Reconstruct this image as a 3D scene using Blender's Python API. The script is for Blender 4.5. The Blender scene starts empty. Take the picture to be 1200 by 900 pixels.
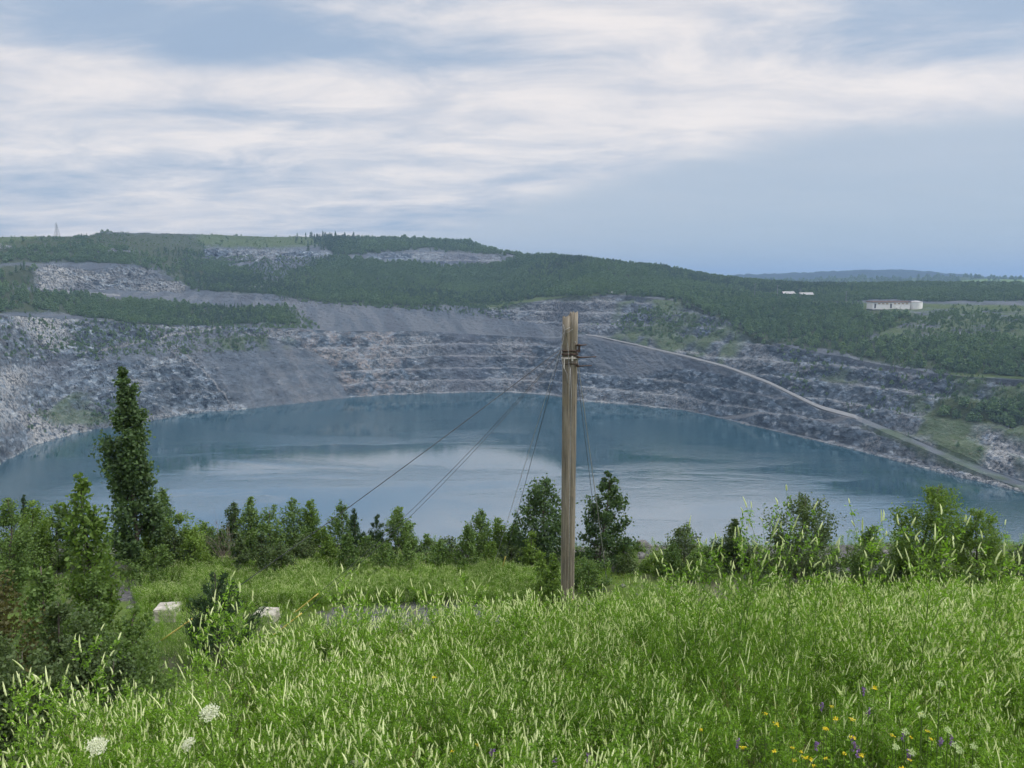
import bpy, math, random
import numpy as np

# ------------------------------------------------------------------ camera, sky, sun, exposure
SC = bpy.context.scene
COL = SC.collection
F, CU, CV, HORIZON = 900.0, 600.0, 450.0, 330.0          # photograph is 1200 x 900
PITCH = math.atan((CV - HORIZON) / F)
cam_data = bpy.data.cameras.new('camera')
cam_data.sensor_width = 36.0
cam_data.lens = 36.0 * F / 1200.0
cam_data.clip_start = 0.1
cam_data.clip_end = 40000.0
cam = bpy.data.objects.new('camera', cam_data)
cam.rotation_euler = (math.pi / 2 - PITCH, 0, 0)
COL.objects.link(cam)
SC.camera = cam

SUN_EL, SUN_AZ = math.radians(52), math.radians(104)       # azimuth from +Y (view direction) towards +X
SUN_STRENGTH = 1.9
SKY_STRENGTH = 0.1
EXPOSURE = 0.5
SC.view_settings.view_transform = 'Standard'
SC.view_settings.look = 'None'
SC.view_settings.gamma = 1.0
SC.view_settings.exposure = EXPOSURE
SC.view_settings.use_curve_mapping = False
SC.cycles.max_bounces = 8
SC.cycles.diffuse_bounces = 3
SC.cycles.glossy_bounces = 2
SC.cycles.transmission_bounces = 4
SC.cycles.transparent_max_bounces = 8
SC.cycles.volume_bounces = 0
SC.cycles.use_denoising = True
SC.cycles.adaptive_threshold = 0.03


class NT:
    """short helper for node trees"""
    def __init__(self, tree):
        self.t = tree
        self.n = tree.nodes
        self.n.clear()

    def node(self, kind, **kw):
        nd = self.n.new(kind)
        for k, v in kw.items():
            if k.startswith('i_'):
                nd.inputs[k[2:].replace('_', ' ')].default_value = v
            else:
                setattr(nd, k, v)
        return nd

    def link(self, a, b):
        self.t.links.new(a, b)

    def put(self, sock, val):
        if isinstance(val, bpy.types.NodeSocket):
            self.link(val, sock)
        elif val is not None:
            try:
                sock.default_value = val
            except TypeError:
                sock.default_value = tuple(val) + (1.0,)
            except ValueError:
                sock.default_value = tuple(val) + (1.0,)

    def math(self, op, a, b=None, c=None, clamp=False):
        nd = self.node('ShaderNodeMath', operation=op, use_clamp=clamp)
        for i, v in enumerate((a, b, c)):
            self.put(nd.inputs[i], v)
        return nd.outputs[0]

    def mix(self, fac, a, b):
        nd = self.node('ShaderNodeMix', data_type='RGBA')
        self.put(nd.inputs[0], fac)
        self.put(nd.inputs[6], a)
        self.put(nd.inputs[7], b)
        return nd.outputs[2]

    def mixf(self, fac, a, b):
        nd = self.node('ShaderNodeMix', data_type='FLOAT')
        self.put(nd.inputs[0], fac)
        self.put(nd.inputs[2], a)
        self.put(nd.inputs[3], b)
        return nd.outputs[0]

    def noise(self, vec, scale, detail=4.0, rough=0.55, dist=0.0, dim='3D'):
        nd = self.node('ShaderNodeTexNoise', noise_dimensions=dim)
        self.put(nd.inputs['Vector'], vec)
        nd.inputs['Scale'].default_value = scale
        nd.inputs['Detail'].default_value = detail
        nd.inputs['Roughness'].default_value = rough
        nd.inputs['Distortion'].default_value = dist
        return nd.outputs['Fac']

    def smooth(self, x, lo, hi, a=0.0, b=1.0):
        nd = self.node('ShaderNodeMapRange', interpolation_type='SMOOTHSTEP')
        self.put(nd.inputs[0], x)
        self.put(nd.inputs[1], lo)
        self.put(nd.inputs[2], hi)
        self.put(nd.inputs[3], a)
        self.put(nd.inputs[4], b)
        return nd.outputs[0]

    def mapping(self, vec, scale=(1, 1, 1), loc=(0, 0, 0), rot=(0, 0, 0)):
        nd = self.node('ShaderNodeMapping')
        self.put(nd.inputs[0], vec)
        nd.inputs['Location'].default_value = loc
        nd.inputs['Rotation'].default_value = rot
        nd.inputs['Scale'].default_value = scale
        return nd.outputs[0]


def build_world():
    w = bpy.data.worlds.new('World')
    SC.world = w
    w.use_nodes = True
    k = NT(w.node_tree)
    out = k.node('ShaderNodeOutputWorld')
    bg = k.node('ShaderNodeBackground')
    bg.inputs['Strength'].default_value = SKY_STRENGTH
    k.link(bg.outputs[0], out.inputs[0])
    sky = k.node('ShaderNodeTexSky', sky_type='NISHITA')
    sky.sun_disc = False
    sky.sun_elevation = SUN_EL
    sky.sun_rotation = SUN_AZ
    sky.air_density = 1.0
    sky.dust_density = 1.5
    tc = k.node('ShaderNodeTexCoord')
    sep = k.node('ShaderNodeSeparateXYZ')
    k.link(tc.outputs['Generated'], sep.inputs[0])
    x, y, z = sep.outputs
    zc = k.math('MAXIMUM', z, 0.0)
    den = k.math('ADD', zc, 0.10)
    px = k.math('DIVIDE', x, den)
    py = k.math('DIVIDE', y, den)
    comb = k.node('ShaderNodeCombineXYZ')
    k.link(px, comb.inputs[0]); k.link(py, comb.inputs[1])
    P = comb.outputs[0]
    az = k.math('ARCTAN2', x, y)
    el = k.math('ARCSINE', z)
    # two cloud layers on a flat deck, seen in perspective
    n1 = k.noise(k.mapping(P, (0.50, 0.85, 1), (3.1, 1.7, 0), (0, 0, 0.25)), 1.0, 9, 0.60, 0.35)
    n2 = k.noise(k.mapping(P, (1.5, 2.2, 1), (7.3, 4.4, 2), (0, 0, -0.12)), 1.0, 9, 0.64, 0.4)
    big = k.noise(k.mapping(P, (0.16, 0.30, 1), (1.3, 8.2, 5)), 1.0, 3, 0.5, 0.3)
    m = k.math('ADD', k.math('MULTIPLY', n1, 0.55), k.math('MULTIPLY', n2, 0.45))
    m = k.math('ADD', m, k.math('MULTIPLY', k.math('SUBTRACT', big, 0.5), 0.25))

    def blob(u, v, ru, rv, amp):
        """a cloud gap or a thick bank at one place of the sky: azimuth, elevation, half-widths"""
        a = k.math('DIVIDE', k.math('SUBTRACT', az, math.atan((u - 600) / 900)), ru / 900)
        e = k.math('DIVIDE', k.math('SUBTRACT', el, math.atan((330 - v) / 900)), rv / 900)
        r2 = k.math('ADD', k.math('MULTIPLY', a, a), k.math('MULTIPLY', e, e))
        return k.math('MULTIPLY', k.math('EXPONENT', k.math('MULTIPLY', r2, -1.0)), amp)
    for args in ((120, 68, 330, 36, -0.17), (480, 78, 200, 24, -0.11), (1080, 50, 160, 62, -0.17), (1190, 110, 90, 20, -0.12),
                 (720, 110, 420, 55, 0.13), (760, 22, 220, 36, 0.12), (330, 10, 120, 12, 0.08), (150, 125, 300, 22, 0.13), (1030, 140, 220, 25, 0.12),
                 (330, 150, 130, 22, -0.05), (20, 15, 90, 12, 0.08)):
        m = k.math('ADD', m, blob(*args))
    cov = k.smooth(m, 0.29, 0.60)
    # clear blue-grey air low down on the right of the view
    edge = k.smooth(az, -0.42, 0.45, 0.045, 0.185)
    edge = k.math('ADD', edge, k.math('MULTIPLY', k.math('SUBTRACT', n1, 0.5), 0.05))
    low = k.smooth(el, k.math('SUBTRACT', edge, 0.035), k.math('ADD', edge, 0.006), 1.0, 0.0)
    bright = k.mix(k.smooth(n2, 0.3, 0.7), (5.2, 5.15, 5.4), (7.0, 6.5, 6.2))
    shade = k.mix(k.smooth(n1, 0.3, 0.7), (2.65, 3.4, 4.5), (3.9, 4.4, 5.15))
    clouds = k.mix(cov, shade, bright)
    lowcol = k.mix(k.smooth(el, 0.0, 0.15), (3.0, 3.8, 4.55), (3.55, 4.1, 4.8))
    lowcol = k.mix(k.smooth(az, -0.5, 0.35), (4.5, 4.7, 5.1), lowcol)
    c = k.mix(k.math('MULTIPLY', low, 0.93), clouds, lowcol)
    final = k.mix(0.92, sky.outputs[0], c)
    # an overcast dome is brighter overhead than near the horizon
    lift = k.smooth(el, 0.40, 1.25, 1.0, 2.6)
    sc = k.node('ShaderNodeVectorMath', operation='SCALE')
    k.link(final, sc.inputs[0]); k.link(lift, sc.inputs['Scale'])
    k.link(sc.outputs[0], bg.inputs[0])


build_world()
sun_data = bpy.data.lights.new('sun', 'SUN')
sun_data.energy = SUN_STRENGTH
sun_data.angle = math.radians(12)
sun_data.color = (1.0, 0.96, 0.9)
sun = bpy.data.objects.new('sun', sun_data)
sun.rotation_euler = (math.pi / 2 - SUN_EL, 0, math.pi - SUN_AZ)
COL.objects.link(sun)

# ------------------------------------------------------------------ helpers
RNG = np.random.default_rng(11)
SINP, COSP = math.sin(PITCH), math.cos(PITCH)


def ray(u, v):
    """pixel of the photograph -> (sideways, downward) per metre of forward distance"""
    cx, cy = np.asarray(u, float) - CU, np.asarray(v, float) - CV
    fw = F * COSP - cy * SINP
    return cx / fw, (cy * COSP + F * SINP) / fw


def pix(x, y, z):
    fw = y * COSP - z * SINP
    dn = -z * COSP - y * SINP
    return CU + F * x / fw, CV + F * dn / fw


def at(u, v, d):
    t, s = ray(u, v)
    return np.array([float(t) * d, d, -float(s) * d])


def _hash(ix, iy, iz):
    h = (ix.astype(np.int64) * 374761393 + iy.astype(np.int64) * 668265263 + iz.astype(np.int64) * 2147483647) & 0xFFFFFFFF
    h = ((h ^ (h >> 13)) * 1274126177) & 0xFFFFFFFF
    h = h ^ (h >> 16)
    return (h & 0xFFFFFF) / float(0xFFFFFF)


def vnoise(x, y, z=None, seed=0):
    x = np.asarray(x, float); y = np.asarray(y, float)
    z = np.zeros_like(x) if z is None else np.asarray(z, float)
    x = x + seed * 17.13; y = y + seed * 5.71; z = z + seed * 3.37
    fx, fy, fz = np.floor(x), np.floor(y), np.floor(z)
    tx, ty, tz = x - fx, y - fy, z - fz
    tx, ty, tz = (t * t * (3 - 2 * t) for t in (tx, ty, tz))
    r = 0
    for a in (0, 1):
        wa = tx if a else 1 - tx
        for b in (0, 1):
            wb = ty if b else 1 - ty
            for c in (0, 1):
                wc = tz if c else 1 - tz
                r = r + wa * wb * wc * _hash(fx + a, fy + b, fz + c)
    return r


def fbm(x, y, z=None, octaves=4, seed=0, gain=0.5):
    s, a, n = 0, 1.0, 0
    for i in range(octaves):
        f = 2.03 ** i
        s = s + a * vnoise(x * f, y * f, None if z is None else z * f, seed + i * 7)
        n += a
        a *= gain
    return s / n


def inside(poly, u, v):
    r = np.zeros(u.shape, bool)
    n = len(poly)
    for i in range(n):
        (x1, y1), (x2, y2) = poly[i], poly[(i + 1) % n]
        if y1 == y2:
            continue
        c = ((y1 > v) != (y2 > v)) & (u < (x2 - x1) * (v - y1) / (y2 - y1) + x1)
        r ^= c
    return r


def segdist(line, u, v):
    r = np.full(u.shape, 1e9)
    for (x1, y1), (x2, y2) in zip(line[:-1], line[1:]):
        dx, dy = x2 - x1, y2 - y1
        t = np.clip(((u - x1) * dx + (v - y1) * dy) / (dx * dx + dy * dy), 0, 1)
        r = np.minimum(r, np.hypot(u - x1 - t * dx, v - y1 - t * dy))
    return r


def mesh_np(name, verts, faces, mat=None, smooth=False, attrs=None, mats=None, fmat=None):
    """faces: int array (n,3) or (n,4)"""
    me = bpy.data.meshes.new(name)
    verts = np.asarray(verts, np.float32); faces = np.asarray(faces, np.int32)
    k = faces.shape[1]
    me.vertices.add(len(verts)); me.vertices.foreach_set('co', verts.ravel())
    me.loops.add(faces.size); me.loops.foreach_set('vertex_index', faces.ravel())
    me.polygons.add(len(faces))
    me.polygons.foreach_set('loop_start', np.arange(0, faces.size, k, dtype=np.int32))
    me.polygons.foreach_set('loop_total', np.full(len(faces), k, np.int32))
    me.polygons.foreach_set('use_smooth', np.full(len(faces), smooth, bool))
    for m in (mats or ([mat] if mat else [])):
        me.materials.append(m)
    if fmat is not None:
        me.polygons.foreach_set('material_index', np.asarray(fmat, np.int32))
    for nm, arr in (attrs or {}).items():
        a = me.attributes.new(nm, 'FLOAT', 'POINT')
        a.data.foreach_set('value', np.asarray(arr, np.float32))
    me.update(calc_edges=True)
    return me


def link(name, data, parent=None, loc=None):
    o = bpy.data.objects.new(name, data)
    COL.objects.link(o)
    if parent is not None:
        o.parent = parent
    if loc is not None:
        o.location = loc
    return o


def tag(o, label=None, cat=None, group=None, kind=None):
    if label: o['label'] = label
    if cat: o['category'] = cat
    if group: o['group'] = group
    if kind: o['kind'] = kind
    return o


def empty(name, loc, rz=0.0):
    o = link(name, None, None, loc)
    o.rotation_euler = (0, 0, rz)
    o.empty_display_size = 0.2
    return o


class MB:
    """collects tubes, boxes and sheets into one mesh of quads / triangles"""
    def __init__(self):
        self.v, self.f = [], []

    def quad(self, a, b, c, d):
        i = len(self.v)
        self.v += [a, b, c, d]
        self.f.append((i, i + 1, i + 2, i + 3))

    def box(self, c, s, rz=0.0):
        cx, cy, cz = c
        sx, sy, sz = s[0] / 2, s[1] / 2, s[2] / 2
        i = len(self.v)
        ca, sa = math.cos(rz), math.sin(rz)
        for dz in (-sz, sz):
            for dx, dy in ((-sx, -sy), (sx, -sy), (sx, sy), (-sx, sy)):
                self.v.append((cx + dx * ca - dy * sa, cy + dx * sa + dy * ca, cz + dz))
        for q in ((3, 2, 1, 0), (4, 5, 6, 7), (0, 1, 5, 4), (1, 2, 6, 5), (2, 3, 7, 6), (3, 0, 4, 7)):
            self.f.append(tuple(i + j for j in q))

    def tube(self, pts, rad, n=6, cap=True, squash=None):
        pts = np.asarray(pts, float)
        rad = np.broadcast_to(np.asarray(rad, float), (len(pts),))
        tan = np.gradient(pts, axis=0)
        tan /= np.linalg.norm(tan, axis=1)[:, None] + 1e-9
        ref = np.array([0, 0, 1.0]) if abs(tan[0][2]) < 0.9 else np.array([1.0, 0, 0])
        b0 = len(self.v)
        for p, t, r in zip(pts, tan, rad):
            a = np.cross(t, ref); a /= np.linalg.norm(a) + 1e-9
            b = np.cross(t, a)
            for j in range(n):
                th = 2 * math.pi * j / n
                self.v.append(tuple(p + r * (math.cos(th) * a + math.sin(th) * b)))
        for i in range(len(pts) - 1):
            for j in range(n):
                q = b0 + i * n
                self.f.append((q + j, q + (j + 1) % n, q + n + (j + 1) % n, q + n + j))
        if cap:
            for base, rev in ((b0, False), (b0 + (len(pts) - 1) * n, True)):
                c = len(self.v)
                self.v.append(tuple(pts[-1] if rev else pts[0]))
                for j in range(n):
                    t3 = (base + j, base + (j + 1) % n, c)
                    self.f.append(t3 if rev else t3[::-1])

    def mesh(self, name, mat, smooth=False):
        me = bpy.data.meshes.new(name)
        me.from_pydata([tuple(map(float, p)) for p in self.v], [], self.f)
        me.materials.append(mat)
        if smooth:
            me.polygons.foreach_set('use_smooth', np.ones(len(me.polygons), bool))
        me.update()
        return me

    def build(self, name, mat, parent=None, smooth=False, loc=None):
        return link(name, self.mesh(name, mat, smooth), parent, loc)


def arrays(mb):
    """MB -> numpy verts and quads (triangles become quads with a repeated corner avoided by splitting)"""
    v = np.asarray(mb.v, float)
    tris = []
    for f in mb.f:
        if len(f) == 4:
            tris += [(f[0], f[1], f[2]), (f[0], f[2], f[3])]
        else:
            tris.append(f)
    return v, np.asarray(tris, np.int32)


# ------------------------------------------------------------------ materials
def new_mat(name):
    m = bpy.data.materials.new(name)
    m.use_nodes = True
    k = NT(m.node_tree)
    out = k.node('ShaderNodeOutputMaterial')
    return m, k, out


def principled(k, out, col, rough=0.8, bump=None, bdist=0.1, bstr=1.0, spec=0.3, ior=None):
    b = k.node('ShaderNodeBsdfPrincipled')
    k.put(b.inputs['Base Color'], col)
    k.put(b.inputs['Roughness'], rough)
    b.inputs['Specular IOR Level'].default_value = spec
    if ior:
        b.inputs['IOR'].default_value = ior
    if bump is not None:
        bn = k.node('ShaderNodeBump')
        bn.inputs['Distance'].default_value = bdist
        bn.inputs['Strength'].default_value = bstr
        k.link(bump, bn.inputs['Height'])
        k.link(bn.outputs[0], b.inputs['Normal'])
    k.link(b.outputs[0], out.inputs[0])
    return b


def attr(k, name):
    return k.node('ShaderNodeAttribute', attribute_name=name).outputs['Fac']


def position(k):
    return k.node('ShaderNodeNewGeometry').outputs['Position']


def plain_mat(name, c1, c2, scale=8.0, rough=0.8, bumpd=0.01, detail=5, stretch=(1, 1, 1), spec=0.3):
    m, k, out = new_mat(name)
    tc = k.node('ShaderNodeTexCoord').outputs['Object']
    n = k.noise(k.mapping(tc, stretch), scale, detail, 0.6)
    col = k.mix(k.smooth(n, 0.3, 0.7), c1, c2)
    principled(k, out, col, rough, n, bumpd, 1.0, spec)
    return m


def leaf_mat(name, dark, light, trans=0.35, rough=0.55, tmul=1.5, spec=0.25, drift_scale=0.35):
    """foliage: a different tone for every leaf and for every plant, some light passing through"""
    m, k, out = new_mat(name)
    geo = k.node('ShaderNodeNewGeometry')
    oi = k.node('ShaderNodeObjectInfo')
    r = geo.outputs['Random Per Island']
    drift = k.noise(oi.outputs['Location'], drift_scale, 3, 0.6)
    f = k.math('ADD', k.math('MULTIPLY', r, 0.5), k.math('MULTIPLY', oi.outputs['Random'], 0.25))
    f = k.math('ADD', f, k.math('MULTIPLY', k.math('SUBTRACT', drift, 0.38), 1.0))
    col = k.mix(k.math('SUBTRACT', f, 0.05, clamp=True), dark, light)
    b = k.node('ShaderNodeBsdfPrincipled')
    k.put(b.inputs['Base Color'], col)
    b.inputs['Roughness'].default_value = rough
    b.inputs['Specular IOR Level'].default_value = spec
    t = k.node('ShaderNodeBsdfTranslucent')
    tcol = k.node('ShaderNodeMix', data_type='RGBA', blend_type='MULTIPLY')
    tcol.inputs[0].default_value = 1.0
    k.link(col, tcol.inputs[6])
    tcol.inputs[7].default_value = (tmul * 1.1, tmul * 1.15, tmul * 0.6, 1)
    k.link(tcol.outputs[2], t.inputs[0])
    ms = k.node('ShaderNodeMixShader')
    ms.inputs[0].default_value = trans
    k.link(b.outputs[0], ms.inputs[1]); k.link(t.outputs[0], ms.inputs[2])
    k.link(ms.outputs[0], out.inputs[0])
    return m


def terrain_mat():
    m, k, out = new_mat('quarry_ground')
    P = position(k)
    big = k.noise(P, 0.012, 4, 0.55)
    mid = k.noise(P, 0.07, 5, 0.6)
    tilt = k.mapping(P, (0.14, 0.14, 0.34), (0, 0, 0), (0, 0.5, 0.2))
    strata = k.noise(tilt, 1.0, 5, 0.62, 0.4)
    fine = k.noise(P, 0.45, 4, 0.65)
    grey = k.mix(k.smooth(mid, 0.3, 0.7), (0.043, 0.064, 0.088), (0.092, 0.118, 0.145))
    rock = k.mix(k.smooth(strata, 0.50, 0.72), grey, (0.21, 0.235, 0.255))
    rock = k.mix(k.smooth(strata, 0.46, 0.30), rock, (0.035, 0.04, 0.052))
    def blocks(scale, stretch, lo, hi):
        nz = k.node('ShaderNodeTexNoise'); nz.inputs['Scale'].default_value = scale * 1.3; nz.inputs['Detail'].default_value = 3
        k.link(P, nz.inputs['Vector'])
        vm = k.node('ShaderNodeVectorMath', operation='MULTIPLY_ADD')
        k.link(nz.outputs['Color'], vm.inputs[0]); vm.inputs[1].default_value = (0.9 / scale,) * 3; k.link(P, vm.inputs[2])
        vo = k.node('ShaderNodeTexVoronoi'); vo.inputs['Scale'].default_value = scale
        k.link(k.mapping(vm.outputs[0], stretch, (0, 0, 0), (0.0, 0.55, 0.3)), vo.inputs['Vector'])
        sp = k.node('ShaderNodeSeparateColor'); k.link(vo.outputs['Color'], sp.inputs[0])
        return k.smooth(sp.outputs[0], 0.0, 1.0, lo, hi), vo.outputs['Distance']
    b1, e1 = blocks(0.20, (1, 1, 1.8), 0.66, 1.42)
    b2, e2 = blocks(0.065, (1, 1, 2.2), 0.72, 1.36)
    crevice_shade = k.smooth(e1, 0.45, 0.85, 1.0, 0.5)  # crevice shade painted into the rock colour, darker towards block edges
    tone = k.math('MULTIPLY', k.math('MULTIPLY', b1, b2), crevice_shade)
    tm = k.node('ShaderNodeVectorMath', operation='SCALE')
    k.link(rock, tm.inputs[0]); k.link(tone, tm.inputs['Scale'])
    rock = tm.outputs[0]
    rock = k.mix(k.math('MULTIPLY', attr(k, 'pale'), k.smooth(fine, 0.38, 0.62)), rock, (0.33, 0.335, 0.33))
    rock = k.mix(k.math('MULTIPLY', k.math('MULTIPLY', attr(k, 'pink'), 0.75), k.math('MULTIPLY', k.smooth(mid, 0.42, 0.62), k.smooth(fine, 0.35, 0.6))), rock, (0.24, 0.205, 0.185))
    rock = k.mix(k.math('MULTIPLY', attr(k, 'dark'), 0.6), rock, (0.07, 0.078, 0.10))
    rock = k.mix(k.math('MULTIPLY', attr(k, 'ledge'), k.smooth(fine, 0.30, 0.55, 0.15, 0.8)), rock, (0.20, 0.212, 0.225))
    spoil = k.mix(fine, (0.052, 0.067, 0.088), (0.075, 0.093, 0.115))
    spoil = k.mix(k.math('MULTIPLY', k.smooth(big, 0.4, 0.62), 0.5), spoil, (0.092, 0.105, 0.122))
    spoil = k.mix(k.math('MULTIPLY', k.smooth(attr(k, 'streak'), 0.50, 0.62), 0.4), spoil, (0.13, 0.14, 0.152))
    spoil = k.mix(k.math('MULTIPLY', k.smooth(attr(k, 'streak'), 0.46, 0.36), 0.35), spoil, (0.06, 0.063, 0.075))
    c = k.mix(attr(k, 'spoil'), rock, spoil)
    grass = k.mix(mid, (0.035, 0.062, 0.024), (0.075, 0.108, 0.038))
    grass = k.mix(k.smooth(fine, 0.5, 0.75), grass, (0.10, 0.105, 0.06))
    c = k.mix(attr(k, 'grass'), c, grass)
    floor = k.mix(fine, (0.022, 0.035, 0.014), (0.05, 0.065, 0.025))
    c = k.mix(attr(k, 'wood'), c, floor)
    c = k.mix(attr(k, 'track'), c, (0.19, 0.20, 0.21))
    bump = k.math('ADD', k.math('MULTIPLY', fine, 0.5), k.math('MULTIPLY', strata, 0.6))
    bump = k.math('ADD', bump, k.math('MULTIPLY', k.math('MULTIPLY', b1, k.math('SUBTRACT', 1.0, attr(k, 'spoil'))), 0.9))
    principled(k, out, c, 0.92, bump, 1.6, 1.0, 0.1)
    return m


def near_ground_mat():
    m, k, out = new_mat('near_ground')
    P = position(k)
    a = k.noise(P, 0.35, 5, 0.6)
    b = k.noise(P, 2.5, 5, 0.65)
    c = k.noise(P, 14.0, 4, 0.7)
    soil = k.mix(b, (0.06, 0.055, 0.045), (0.13, 0.12, 0.10))
    gravel = k.mix(k.smooth(c, 0.35, 0.65), (0.05, 0.053, 0.058), (0.15, 0.152, 0.155))
    col = k.mix(attr(k, 'gravel'), soil, gravel)
    g = k.mix(c, (0.05, 0.09, 0.018), (0.12, 0.19, 0.04))
    gf = k.math('MULTIPLY', k.smooth(a, 0.35, 0.6), k.math('SUBTRACT', 1.0, attr(k, 'gravel')))
    col = k.mix(k.math('MULTIPLY', gf, 0.85), col, g)
    principled(k, out, col, 0.95, k.math('ADD', k.math('MULTIPLY', c, 0.3), b), 0.06, 1.0, 0.1)
    return m


def water_mat():
    m, k, out = new_mat('lake_water')
    P = position(k)
    w1 = k.noise(k.mapping(P, (0.16, 0.34, 1), (0, 0, 0), (0, 0, 0.3)), 1.0, 4, 0.6, 0.3)
    w2 = k.noise(k.mapping(P, (0.5, 0.9, 1), (0, 0, 0), (0, 0, -0.2)), 1.0, 3, 0.6)
    patch = k.noise(k.mapping(P, (0.0042, 0.0125, 1), (2.0, 5.0, 0), (0, 0, 0.08)), 1.0, 6, 0.60, 0.5)
    rip = k.smooth(patch, 0.44, 0.57)
    height = k.math('MULTIPLY', k.math('ADD', w1, k.math('MULTIPLY', w2, 0.4)), k.mixf(rip, 0.18, 1.15))
    bn = k.node('ShaderNodeBump')
    bn.inputs['Distance'].default_value = 0.5
    bn.inputs['Strength'].default_value = 0.27
    k.link(height, bn.inputs['Height'])
    body = k.node('ShaderNodeBsdfDiffuse')
    body.inputs['Color'].default_value = (0.014, 0.055, 0.078, 1)
    gl = k.node('ShaderNodeBsdfGlossy')
    gl.inputs['Color'].default_value = (0.93, 0.97, 1.0, 1)
    k.put(gl.inputs['Roughness'], k.mixf(rip, 0.02, 0.10))
    k.link(bn.outputs[0], gl.inputs['Normal'])
    fr = k.node('ShaderNodeFresnel')
    fr.inputs['IOR'].default_value = 7.5
    k.link(bn.outputs[0], fr.inputs['Normal'])
    ms = k.node('ShaderNodeMixShader')
    k.link(fr.outputs[0], ms.inputs[0]); k.link(body.outputs[0], ms.inputs[1]); k.link(gl.outputs[0], ms.inputs[2])
    k.link(ms.outputs[0], out.inputs[0])
    return m


def wood_mat(name='weathered_pole_wood'):
    m, k, out = new_mat(name)
    tc = k.node('ShaderNodeTexCoord').outputs['Object']
    g = k.noise(k.mapping(tc, (18, 18, 0.7)), 1.0, 6, 0.65, 0.4)
    cr = k.noise(k.mapping(tc, (26, 26, 0.45), (4, 2, 1)), 1.0, 4, 0.6, 0.2)
    pat = k.noise(tc, 2.2, 4, 0.6)
    col = k.mix(k.smooth(g, 0.3, 0.7), (0.11, 0.098, 0.078), (0.30, 0.275, 0.225))
    col = k.mix(k.smooth(pat, 0.45, 0.7), col, (0.22, 0.195, 0.15))
    col = k.mix(k.smooth(cr, 0.36, 0.28), col, (0.02, 0.017, 0.014))
    h = k.math('SUBTRACT', g, k.math('MULTIPLY', k.smooth(cr, 0.38, 0.28), 1.2))
    principled(k, out, col, 0.9, h, 0.02, 1.0, 0.1)
    return m


M = {}
M['terrain'] = terrain_mat()
M['near'] = near_ground_mat()
M['water'] = water_mat()
M['pole'] = wood_mat()
M['bark'] = plain_mat('bark', (0.05, 0.042, 0.034), (0.14, 0.125, 0.105), 30, 0.9, 0.01, 5, (1, 1, 0.2))
M['twig'] = plain_mat('dead_twig', (0.12, 0.10, 0.085), (0.24, 0.21, 0.18), 20, 0.9, 0.003)
M['stem'] = plain_mat('green_stem', (0.06, 0.12, 0.025), (0.13, 0.20, 0.05), 20, 0.7, 0.002)
M['steel'] = plain_mat('rusty_steel', (0.03, 0.026, 0.026), (0.10, 0.06, 0.045), 25, 0.6, 0.002)
M['cable'] = plain_mat('dark_cable', (0.06, 0.065, 0.075), (0.10, 0.108, 0.12), 25, 0.6, 0.001)
M['pale_cable'] = plain_mat('pale_cable', (0.25, 0.26, 0.27), (0.38, 0.38, 0.37), 25, 0.6, 0.001)
M['white_band'] = plain_mat('white_band', (0.42, 0.40, 0.37), (0.62, 0.60, 0.56), 18, 0.7, 0.002)
M['guard'] = plain_mat('yellow_plastic', (0.55, 0.44, 0.10), (0.68, 0.56, 0.16), 6, 0.5, 0.002)
M['concrete'] = plain_mat('weathered_concrete', (0.28, 0.27, 0.24), (0.50, 0.48, 0.43), 5, 0.9, 0.01)
M['stone'] = plain_mat('grey_stone', (0.06, 0.063, 0.068), (0.20, 0.20, 0.20), 2.5, 0.9, 0.02)
M['road'] = plain_mat('haul_road_gravel', (0.12, 0.13, 0.14), (0.185, 0.195, 0.205), 0.35, 0.95, 0.05)
M['white_wall'] = plain_mat('white_cladding', (0.72, 0.72, 0.70), (0.82, 0.82, 0.80), 0.4, 0.6, 0.01)
M['brown_roof'] = plain_mat('brown_roof', (0.13, 0.075, 0.055), (0.19, 0.11, 0.08), 0.5, 0.8, 0.02)
M['dark_wall'] = plain_mat('dark_siding', (0.07, 0.06, 0.07), (0.12, 0.10, 0.11), 0.6, 0.8, 0.02)
M['pale_roof'] = plain_mat('pale_roof', (0.26, 0.27, 0.28), (0.36, 0.36, 0.37), 0.5, 0.6, 0.01)
M['door'] = plain_mat('dark_opening', (0.03, 0.032, 0.036), (0.06, 0.06, 0.065), 0.6, 0.5, 0.01)
M['ochre'] = plain_mat('ochre_panel', (0.38, 0.26, 0.14), (0.50, 0.36, 0.21), 0.6, 0.7, 0.01)
M['lattice'] = plain_mat('grey_lattice', (0.20, 0.21, 0.22), (0.30, 0.31, 0.32), 0.6, 0.6, 0.01)
M['leaf_poplar'] = leaf_mat('poplar_leaves', (0.03, 0.066, 0.026), (0.11, 0.175, 0.065), 0.30)
M['leaf_bright'] = leaf_mat('bright_leaves', (0.06, 0.115, 0.02), (0.20, 0.30, 0.07), 0.38)
M['leaf_mid'] = leaf_mat('green_leaves', (0.05, 0.10, 0.026), (0.17, 0.26, 0.075), 0.34)
M['leaf_dark'] = leaf_mat('dark_leaves', (0.034, 0.066, 0.025), (0.115, 0.165, 0.06), 0.28)
M['leaf_pine'] = leaf_mat('needles', (0.016, 0.04, 0.016), (0.06, 0.11, 0.04), 0.18)
M['leaf_brown'] = leaf_mat('brownish_leaves', (0.04, 0.045, 0.016), (0.12, 0.115, 0.04), 0.3)
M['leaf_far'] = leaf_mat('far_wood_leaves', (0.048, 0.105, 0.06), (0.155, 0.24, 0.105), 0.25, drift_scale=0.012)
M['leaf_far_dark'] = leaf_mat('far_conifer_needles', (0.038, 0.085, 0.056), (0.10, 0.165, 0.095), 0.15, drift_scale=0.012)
M['weed_leaf'] = leaf_mat('clover_leaves', (0.06, 0.14, 0.012), (0.265, 0.45, 0.055), 0.42)
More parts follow.
